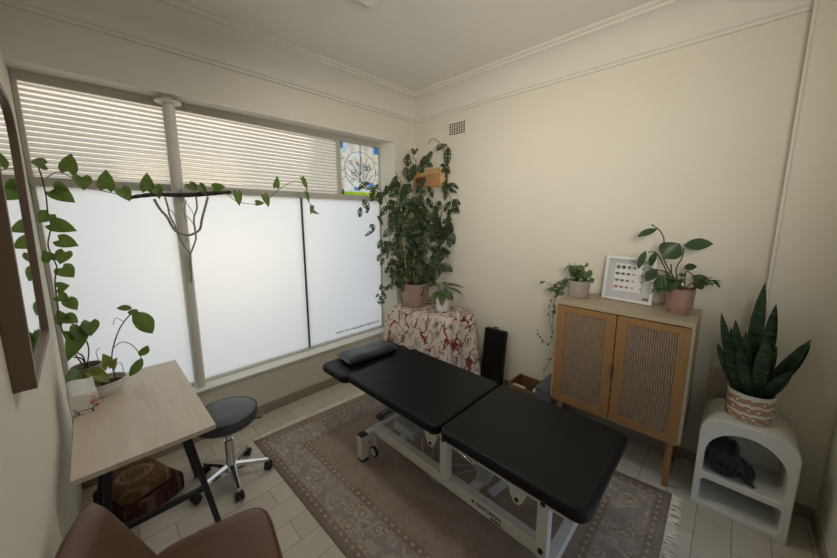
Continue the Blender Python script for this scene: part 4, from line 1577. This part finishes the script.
# ---- things on the cabinet
PB = Vector((-0.235, -1.995, CZ1+0.001))
tp = thing('trailing_plant', 'small trailing plant in a mauve grey pot at the left end of the cabinet top', 'potted plant', PB)
pot(tp, PB, 0.070, 0.078, 0.128, 'mauve_pot', power=0.6)
ml, mst = M(), M()


def sprig(pts, nl, L, mat=None):
    sp_ = spline(pts, 6)
    for p in sp_:
        if p.z < CZ1+0.012:
            p.y = max(p.y, -1.895)
    mst.tube(sp_, 0.0016, 5)
    for k in range(nl):
        p = sp_[int((k+0.7)/nl*(len(sp_)-1))]
        d = rv()+Vector((-0.2, 0, -0.1))
        if p.x > -0.06:
            d.x = -abs(d.x)
        leaf(ml, p, d, rv(0.6)+Vector((-0.5, 0, 0.8)), L*R.uniform(0.7, 1.2), L*0.75, 'oval', nu=4, nv=2, fold=0.2)


tz = PB+Vector((0, 0, 0.11))
for k in range(26):
    a = R.uniform(0, 2*PI)
    r = R.uniform(0.02, 0.085)
    sprig([tz, tz+Vector((r*0.5*math.cos(a), r*0.5*math.sin(a), 0.06)), tz+Vector((r*math.cos(a), r*math.sin(a), R.uniform(0.03, 0.15)))], 4, 0.055)
for pts in ([(571, 283), (563, 286), (556, 288), (551, 291)], [(574, 280), (566, 280), (558, 284), (552, 290), (549, 293)], [(566, 285), (558, 293), (562, 291), (565, 294)], [(568, 282), (560, 292), (554, 300), (553, 310), (552, 318)],
            [(566, 278), (560, 281), (552, 285), (546, 282), (543, 281)]):
    q = [tz]+[at(x, y, 'x', -0.26) for x, y in pts]
    sprig(q, 8, 0.048)
long_ = [tz]+[at(x, y, 'x', -0.25) for x, y in ((560, 290), (551, 302), (549, 318))]+[at(x, y, 'x', -0.20) for x, y in ((552, 335), (549, 343), (543, 341), (539, 335), (537, 330))]
long_[2:] = [Vector((p.x, max(p.y, -1.895), p.z)) for p in long_[2:]]
sprig(long_, 16, 0.026)
long2 = [tz]+[at(x, y, 'x', -0.28) for x, y in ((562, 288), (554, 304), (553, 330), (553, 352), (550, 360), (546, 367), (543, 373))]
long2[2:] = [Vector((p.x, max(p.y, -1.895), p.z)) for p in long2[2:]]
sprig(long2, 16, 0.022)
ml.build('foliage', 'smallplant', tp, smooth=60)
mst.build('stem', 'stem', tp)

# picture: deep white box frame leaning on the wall
pf = thing('picture_frame', 'white box frame with rows of small stone shapes standing on the cabinet', 'picture', (-0.14, -2.30, CZ1))
LEAN = math.radians(9)
PM = Matrix.Translation((-0.150, -2.293, CZ1+0.002)) @ Matrix.Rotation(math.radians(-4.5), 4, 'Z') @ Matrix.Rotation(LEAN, 4, 'Y')
# local: y across (- is right), z up, x towards the wall
PW, PH, fwid = 0.316, 0.318, 0.020
q = M(PM)
for a, b in (((-0.02, -PW/2, 0), (0.022, -PW/2+fwid, PH)), ((-0.02, PW/2-fwid, 0), (0.022, PW/2, PH)), ((-0.02, -PW/2+fwid, 0), (0.022, PW/2-fwid, fwid)), ((-0.02, -PW/2+fwid, PH-fwid), (0.022, PW/2-fwid, PH))):
    q.box(a, b)
q.build('frame', 'white_frame', pf, bevel=0.0015)
M(PM).box((0.010, -PW/2+fwid, fwid), (0.016, PW/2-fwid, PH-fwid)).build('mount', 'mount', pf, smooth=0)
M(PM).box((0.004, -0.078, 0.068), (0.010, 0.098, 0.268)).build('print', 'paper', pf, smooth=0)
cols = [((0.20, 0.17, 0.14), (0.10, 0.09, 0.08), (0.22, 0.18, 0.15), (0.20, 0.17, 0.15), (0.18, 0.15, 0.13)),
        ((0.13, 0.14, 0.12), (0.15, 0.15, 0.13), (0.12, 0.11, 0.10), (0.20, 0.17, 0.15), (0.17, 0.14, 0.13)),
        ((0.28, 0.23, 0.20), (0.19, 0.18, 0.17), (0.24, 0.20, 0.18), (0.30, 0.27, 0.25), (0.26, 0.24, 0.23)),
        ((0.42, 0.20, 0.13), (0.45, 0.22, 0.14), (0.36, 0.22, 0.16), (0.40, 0.25, 0.20), (0.36, 0.22, 0.17))]
szs = (0.0125, 0.0115, 0.010, 0.0075, 0.006)
for i in range(4):
    for j in range(5):
        y = 0.078-j*0.0345-(0.004*j if j > 3 else 0)
        z = 0.243-i*0.048
        r = szs[j]
        ell = [(y+r*1.15*math.cos(2*PI*k/14), z+r*(1.2 if i == 0 else 0.85)*math.sin(2*PI*k/14)*(1+0.12*math.sin(3*2*PI*k/14+j))) for k in range(14)]
        M(PM).prism(ell, 0.0015, 0.004, lambda u, v, w_: (w_, u, v)).build('stone_shape', plain('stone_tint', cols[i][j], 0.8, var=0.45, scale=120), pf)
M(PM).box((0.003, -0.132, 0.026), (0.010, -0.096, 0.041)).build('title_label', plain('brown_label', (0.16, 0.12, 0.08), 0.6), pf)

# waxy leaved plant in blush pot
HB = Vector((-0.235, -2.600, CZ1+0.001))
hy = thing('waxy_leaf_plant', 'large leaved waxy plant in a blush pink pot at the right of the cabinet top', 'potted plant', HB)
pot(hy, HB, 0.068, 0.074, 0.160, 'blush_pot', foot=0.026)
m, m2 = M(), M()
ht = HB+Vector((0, 0, 0.15))


def hl_(pts, leaves, xs=None):
    P = [ht+rv(0.025)*1.0]+[at(x, y, 'x', xx) for x, y, xx in pts]
    m2.tube(spline(P, 6), 0.0038, 6)
    for (x, y, xx), (tx, ty, txx), W in leaves:
        a, b = at(x, y, 'x', xx), at(tx, ty, 'x', txx)
        leaf(m, a, b-a, Vector((-0.75, 0.25, 0.45)), (b-a).length, W, 'oval', droop=0.08, fold=0.18, nu=8)


hl_([(668, 268, -.24), (663, 255, -.25), (664, 240, -.25), (660, 231, -.25), (655, 227, -.26)], [((657, 229, -.26), (637, 236, -.30), 0.055), ((655, 227, -.26), (651, 224, -.24), 0.01)])
hl_([(676, 270, -.22), (682, 258, -.2), (684, 248, -.2)], [((684, 246, -.20), (713, 243, -.22), 0.085)])
hl_([(672, 275, -.26), (671, 264, -.28)], [((664, 258, -.28), (679, 243, -.27), 0.16), ((668, 276, -.30), (670, 292, -.33), 0.12)])
hl_([(664, 266, -.26), (656, 253, -.28), (648, 252, -.30)], [((646, 251, -.30), (637, 269, -.31), 0.05), ((656, 252, -.28), (649, 267, -.29), 0.045)])
hl_([(665, 272, -.27), (656, 270, -.30)], [((657, 269, -.30), (645, 281, -.32), 0.075), ((660, 277, -.31), (657, 293, -.33), 0.06), ((662, 275, -.31), (663, 291, -.34), 0.055)])
hl_([(686, 272, -.20), (694, 276, -.18)], [((692, 276, -.19), (711, 284, -.17), 0.065), ((696, 278, -.20), (702, 290, -.20), 0.06), ((684, 268, -.2), (697, 266, -.2), 0.05)])
for k in range(22):
    a = R.uniform(0, 2*PI)
    b = ht+Vector((0.05*math.cos(a), 0.05*math.sin(a), 0))
    d = Vector((math.cos(a), math.sin(a), R.uniform(0.3, 1.5)))
    e = b+d.normalized()*R.uniform(0.04, 0.13)
    m2.tube([b, b.lerp(e, .5)+rv(.008), e], 0.003, 5)
    leaf(m, e, d+rv(0.5)+Vector((0, 0, -0.8)), Vector((0, 0, 1))+rv(0.3), R.uniform(0.05, 0.08), 0.036, 'oval', droop=0.2, nu=5)
m.build('foliage', 'hoya', hy, smooth=60)
m2.build('stem', 'stem', hy)

# ------------------------------------------------------------------ white arch shelf
sh = thing('arch_shelf', 'matt white floor shelf with an arched opening and rounded top corners, right of the cabinet', 'shelf', (-0.27, -2.978, 0))
SY0, SY1, SX0, SX1 = -3.174, -2.782, -0.422, -0.118
ST = 0.580


def curve_solid(name, outer, holes, x0, x1, mat, parent, bevel):
    c = bpy.data.curves.new(name, 'CURVE')
    c.dimensions = '2D'
    c.fill_mode = 'BOTH'
    for pts in [outer]+holes:
        sp_ = c.splines.new('POLY')
        sp_.points.add(len(pts)-1)
        for p, (u, v) in zip(sp_.points, pts):
            p.co = (u, v, 0, 1)
        sp_.use_cyclic_u = True
    c.extrude = abs(x1-x0)/2-bevel
    c.bevel_depth = bevel
    c.bevel_resolution = 2
    c.offset = -bevel
    o = bpy.data.objects.new('tmp', c)
    COL.objects.link(o)
    bpy.context.view_layer.update()
    me = bpy.data.meshes.new_from_object(o.evaluated_get(bpy.context.evaluated_depsgraph_get()))
    bpy.data.objects.remove(o)
    off = Vector(parent.location)
    for v in me.vertices:
        y, z, w_ = v.co
        v.co = Vector(((x0+x1)/2-w_, y, z))-off
    me.flip_normals()
    me.materials.clear()
    me.materials.append(MT[mat])
    me.name = name
    me.polygons.foreach_set('use_smooth', [True]*len(me.polygons))
    me.set_sharp_from_angle(angle=math.radians(40))
    o = bpy.data.objects.new(name, me)
    COL.objects.link(o)
    o.parent = parent
    return o


rr_ = 0.105
outer = [(SY0, 0.0), (SY1, 0.0)]
for k in range(9):
    a = math.radians(90*k/8)
    outer.append((SY1-rr_+rr_*math.cos(a), ST-rr_+rr_*math.sin(a)))
for k in range(9):
    a = math.radians(90+90*k/8)
    outer.append((SY0+rr_+rr_*math.cos(a), ST-rr_+rr_*math.sin(a)))
lowh = rrect(SY0+0.034, SY1-0.034, 0.036, 0.185, 0.022, 4)
ya, yb = SY0+0.034, SY1-0.034
arch = [(ya+0.012, 0.222), (yb-0.012, 0.222), (yb, 0.234)]
hw = (yb-ya)/2
ym = (ya+yb)/2
for k in range(17):
    a = math.radians(180*k/16)
    arch.append((ym+hw*math.cos(a), 0.350+0.165*math.sin(a)))
arch.append((ya, 0.234))
curve_solid('shell', outer, [lowh, arch], SX0, SX1-0.012, 'white_lacquer', sh, 0.006)
M().prism(outer, SX1-0.012, SX1, lambda u, v, w_: (w_, u, v)).build('back_panel', 'white_lacquer', sh)

# rolled towel in the arch
tw = M()
sp_ = []
for k in range(90):
    a = k/90*2*PI*3.4
    r = 0.066-0.058*k/90
    sp_.append((r*math.cos(a+2.2), r*math.sin(a+2.2)))
TY, TZ_ = -2.897, 0.305
for side in (0, 1):
    pass
prevrow = None
for x in (-0.405, -0.395, -0.30, -0.20, -0.175):
    bulge = 1.0 if -0.40 < x < -0.18 else 0.97
    row = [tw.v((x+0.006*math.sin(i*0.7), TY+u*bulge, TZ_-0.002+v*bulge)) for i, (u, v) in enumerate(sp_)]
    if prevrow:
        for i in range(len(row)-1):
            tw.b.faces.new((prevrow[i], prevrow[i+1], row[i+1], row[i]))
    prevrow = row
to = tw.build('rolled_towel', 'towel', loc=(-0.29, TY, 0.235), smooth=70)
md = to.modifiers.new('thickness', 'SOLIDIFY')
md.thickness = 0.014
md.offset = 0
tag(to, 'rolled charcoal towel lying in the arched opening of the white shelf', 'towel')
t2 = M()


def drape(u, v):
    y = -2.985-0.030*u
    return (-0.395+0.21*v, -2.958-0.075*u+0.008*math.sin(v*7), 0.232+0.085*(1-u)**1.6*(0.8+0.2*math.sin(v*5))+0.006*math.sin(u*9+v*4))


t2.grid(drape, 10, 10)
o = t2.build('towel_flap', 'towel', loc=(-0.29, -3.0, 0.235), smooth=70)
o.location = Vector((-0.29, -3.0, 0.235))-Vector((-0.29, TY, 0.235))
o.parent = to
md = o.modifiers.new('thickness', 'SOLIDIFY')
md.thickness = 0.012
md.offset = 0

# snake plant
SB = Vector((-0.285, -2.968, ST+0.001))
sn = thing('snake_plant', 'upright dark snake plant in a cream and terracotta banded pot on the white shelf', 'potted plant', SB)
o = pot(sn, SB, 0.093, 0.099, 0.160, 'snakepot')
m = M()
sb = SB+Vector((0, 0, 0.135))
for (bx, by), tipx, tipy, tx, W, fx in (((0.02, 0.02), 770, 282, -.24, .070, .3), ((0.03, -0.03), 777, 303, -.20, .060, -.3), ((-0.02, 0.045), 724, 312, -.30, .062, .2), ((-0.01, 0.030), 737, 318, -.32, .060, -.1),
                                        ((0.01, 0.06), 719, 342, -.28, .050, .2), ((0.02, -0.06), 815, 340, -.28, .075, .6), ((0.02, -0.045), 813, 345, -.26, .070, .2), ((0.0, -0.05), 793, 371, -.30, .055, -.2),
                                        ((0.035, 0.0), 757, 328, -.22, .070, 0), ((-0.03, 0.01), 748, 330, -.34, .062, .1), ((-0.03, -0.02), 770, 336, -.34, .062, -.1), ((0.04, 0.04), 733, 326, -.24, .055, .1), ((-0.045, 0.0), 741, 345, -.36, .055, .2), ((0.0, -0.02), 779, 346, -.28, .065, .2)):
    b = sb+Vector((bx, by, 0))
    tip = at(tipx, tipy, 'x', tx)
    d = tip-b
    L = d.length
    nrm = Vector((-0.8, 0.45, 0.15))+Vector((0, fx, 0))
    leaf(m, b, d, nrm, L, W, 'blade', droop=-0.04, fold=0.35, nu=12, nv=4, twist=R.uniform(-0.3, 0.3))
m.build('foliage', 'snake', sn, smooth=60)

# ------------------------------------------------------------------ things on the desk
DZ = 0.7505
P1 = Vector((-2.868, -0.270, DZ))
po1 = thing('climbing_pothos', 'heart leaved vine in a taupe pot on the desk, trained along the window', 'potted plant', P1)
pot(po1, P1, 0.052, 0.064, 0.135, 'grey_pot')
m2 = M()
m = M()
my = M()
YV = 0.000
p1t = P1+Vector((0, 0, 0.115))


def wv(x, y, yy=YV):
    p = at(x, y, 'y', yy)
    p.x = max(p.x, -2.965)
    return p


vert = [p1t, p1t+Vector((-0.03, 0.07, 0.05)), wv(62, 330, -0.16), wv(57, 300, -0.08), wv(55, 280, -0.04), wv(57, 268, -0.02), wv(52, 256), wv(48, 244), wv(51, 226), wv(48, 214), wv(46, 196), wv(42, 178), wv(38, 166)]
m2.tube(spline(vert, 6), 0.0035, 6)
hor = [wv(46, 178), wv(58, 172), wv(72, 178), wv(84, 187), wv(98, 190), wv(112, 193), wv(130, 197)]
m2.tube(spline(hor, 6), 0.0026, 6)
hor2 = [wv(130, 196, -0.015), wv(160, 194, -0.022), wv(190, 193, -0.025), wv(222, 192, -0.02), wv(236, 201, -0.01), wv(252, 204), wv(266, 201), wv(274, 194), wv(284, 186), wv(297, 181), wv(306, 188), wv(309, 202), wv(316, 213)]
m2.tube(spline(hor2, 6), 0.0026, 6)


def pl_(bx, by, tx, ty, W, yy=YV, tilt=0.0, mm=None, back=0.03):
    a, b = wv(bx, by, yy), wv(tx, ty, yy-back)
    leaf(mm or m, a, b-a, Vector((tilt, -1, 0.35)), (b-a).length*0.92, W*0.84, 'heart', droop=0.12, fold=0.22, nu=9)


for bx, by, tx, ty, W in ((45, 165, 29, 161, .085), (68, 171, 71, 152, .095), (54, 191, 77, 203, .11), (55, 188, 70, 190, .10), (52, 224, 79, 231, .105), (49, 214, 37, 223, .09), (59, 240, 80, 246, .10), (51, 260, 42, 250, .08),
                      (65, 252, 59, 265, .085), (62, 268, 75, 278, .105), (58, 288, 70, 285, .08), (58, 296, 70, 300, .075), (68, 300, 78, 311, .08), (64, 322, 57, 309, .075), (66, 317, 79, 323, .085),
                      (82, 177, 84, 191, .10), (106, 188, 106, 168, .10), (121, 189, 131, 202, .095), (147, 190, 147, 171, .09), (156, 186, 160, 200, .075),
                      (189, 184, 197, 192, .085), (199, 185, 207, 196, .075), (214, 188, 226, 186, .085), (237, 192, 240, 207, .075), (256, 203, 265, 203, .06), (264, 195, 270, 208, .075), (276, 187, 278, 175, .065), (302, 178, 309, 190, .06), (306, 192, 310, 204, .05), (312, 206, 311, 215, .05), (313, 212, 320, 214, .035)):
    pl_(bx, by, tx, ty, W)
# big leaves round the pot
for b, t, W, mm in (((79, 326), (84, 343), .08, m), ((90, 322), (91, 336), .075, m), ((80, 330), (67, 362), .085, m), ((77, 338), (61, 331), .04, m)):
    a, e = at(*b, 'y', -0.28), at(*t, 'y', -0.33)
    a.x, e.x = max(a.x, -2.93), max(e.x, -2.93)
    leaf(mm, a, e-a, Vector((0.2, -1, 0.5)), (e-a).length, W, 'heart', droop=0.1, fold=0.2, nu=9)
for e in (Vector((-2.90, -0.32, 0.99)), Vector((-2.85, -0.30, 1.03)), Vector((-2.91, -0.28, 0.95))):
    m2.tube(spline([p1t, p1t.lerp(e, .5)+Vector((0.01, 0, 0.02)), e], 5), 0.0035, 6)
m.build('foliage', 'pothos', po1, smooth=60)
m2.build('stem', 'stem', po1)

# second plant: low white planter with long bare stems
P2 = Vector((-2.812, -0.405, DZ))
po2 = thing('leggy_plant', 'leggy plant with yellowing leaves in a low white planter on the desk', 'potted plant', P2)
pot(po2, P2, 0.072, 0.100, 0.075, 'white_pot', sx=1.0, sy=0.9)
m, m2, my = M(), M(), M()
p2t = P2+Vector((0.02, 0.0, 0.055))


def dk_(x, y, yy):
    return at(x, y, 'y', yy)


st2 = [p2t+Vector((0.03, 0.01, 0)), dk_(112, 362, -0.38), dk_(113, 348, -0.37), dk_(119, 330, -0.36), dk_(127, 318, -0.36), dk_(134, 312, -0.36)]
m2.tube(spline(st2, 6), 0.0034, 6)
st3 = [dk_(113, 348, -0.37), dk_(122, 342, -0.37), dk_(132, 345, -0.37), dk_(139, 353, -0.38), dk_(141, 358, -0.38)]
m2.tube(spline(st3, 6), 0.0022, 6)
for q in ([(124, 322), (116, 318), (113, 325)], [(100, 364), (96, 352), (100, 348)], [(112, 370), (120, 362), (124, 372)]):
    m2.tube(spline([dk_(x, y, -0.37) for x, y in q], 6), 0.0015, 5)
for b, t, W, mm in (((133, 312), (154, 333), .10, m), ((132, 308), (117, 308), .035, m), ((130, 310), (136, 315), .05, m), ((140, 356), (148, 346), .05, m), ((142, 358), (130, 377), .055, m)):
    a, e = dk_(*b, -0.36), dk_(*t, -0.39)
    leaf(mm, a, e-a, Vector((0.35, -1, 0.35)), (e-a).length, W, 'oval', droop=0.1, fold=0.3, nu=8)
for b, t, W in (((108, 366), (104, 354), .06), ((92, 372), (110, 382), .07), ((112, 368), (116, 358), .05), ((90, 374), (100, 392), .06)):
    a, e = dk_(*b, -0.42), dk_(*t, -0.46)
    a.z, e.z = max(a.z, 0.80), max(e.z, 0.795)
    leaf(my, a, e-a, Vector((0.1, -0.7, 0.9)), (e-a).length, W, 'heart', droop=0.1, fold=0.2)
for b, t, W in (((80, 372), (67, 390), .09),):
    a, e = dk_(*b, -0.40), dk_(*t, -0.47)
    a.z, e.z = max(a.z, 0.80), max(e.z, 0.80)
    a.x, e.x = max(a.x, -2.93), max(e.x, -2.93)
    leaf(m, a, e-a, Vector((0.25, -0.6, 0.8)), (e-a).length, W, 'heart', droop=0.05, fold=0.2)
m.build('foliage', 'pothos', po2, smooth=60)
my.build('yellow_leaves', 'pothos_yellow', po2, smooth=60)['label'] = 'yellowing leaves hanging low over the planter'
m2.build('stem', 'stem', po2)

# tissue box
tb = thing('tissue_box', 'white tissue box with pink blossom print on the desk beside the wall', 'tissue box', (-2.893, -0.575, DZ))
TBM = Matrix.Translation((-2.890, -0.545, DZ)) @ Matrix.Rotation(math.radians(5), 4, 'Z')
M(TBM).box((-0.048, -0.060, 0), (0.052, 0.060, 0.092)).build('carton', 'tissue', tb, bevel=0.002)
lid = M(TBM)


def flap(u, v):
    return (-0.045+0.094*u, -0.052+0.10*v, 0.093+0.050*v**1.4+0.004*math.sin(u*6))


lid.grid(flap, 8, 6)
lo_ = lid.build('opened_flap', 'paper', tb)
lo_['label'] = 'white flap standing half open on the top'
md = lo_.modifiers.new('thickness', 'SOLIDIFY')
md.thickness = 0.0015

# ------------------------------------------------------------------ driftwood branch with macrame hanger
bp = [at(x, y, 'y', yy) for x, y, yy in ((128, 198, 0.02), (140, 196, 0.018), (158, 194.5, 0.014), (176, 195, 0.012), (192, 195, 0.014), (208, 194, 0.018), (220, 193, 0.02), (231, 192, 0.02))]
bm2 = M().tube(spline(bp, 5), [0.010+0.0055*math.sin(PI*min(1, (i+3)/44))+0.0012*math.sin(i*2.1) for i in range(len(spline(bp, 5)))], 10)
bo_ = bm2.build('driftwood_branch', 'bark', loc=tuple(bp[3]), smooth=70)
tag(bo_, 'dark driftwood branch held across the white column under the window transom', 'branch')
mh = thing('macrame_hanger', 'knotted cream cord hanger hanging from the driftwood branch over the column', 'macrame', tuple(at(190, 200, 'y', 0.0)))


def mc(x, y, yy=0.004):
    return at(x, y, 'y', yy)


def cord(pts, r=0.004, knots=True, yy=0.004):
    P = spline([mc(*p, yy) for p in pts], 7)
    rad = [r*(1+(0.45*abs(math.sin(i*1.15)) if knots else 0.1*math.sin(i))) for i in range(len(P))]
    M().tube(P, rad, 7).build('cord', 'rope', mh)


cord([(154, 199), (160, 209), (167, 217), (172, 226), (177, 232), (186, 235), (193, 234), (200, 229), (202, 219), (205, 208), (208, 197)], 0.0065)
cord([(165, 197), (168, 207), (170, 216), (176, 228), (179, 237), (185, 247), (190, 253)], 0.0045)
cord([(196, 196), (197, 208), (194, 218), (195, 230), (196, 238), (194, 245), (191, 253)], 0.0045)
cord([(185, 201), (190, 208), (194, 215)], 0.0025, False)
cord([(187, 216), (192, 222), (196, 228)], 0.0025, False)
cord([(168, 208), (174, 214), (178, 225), (178, 232)], 0.0028, False)
cord([(186, 200), (184, 212), (187, 222)], 0.0025, False)
for k in range(10):
    a = 190.5+0.5*math.sin(k*2)
    cord([(a, 252), (a+0.6*math.sin(k), 265), (191.2+0.9*math.cos(k*1.7), 275+R.uniform(0, 9))], 0.0028, False, 0.004+0.010*math.sin(k*1.3))
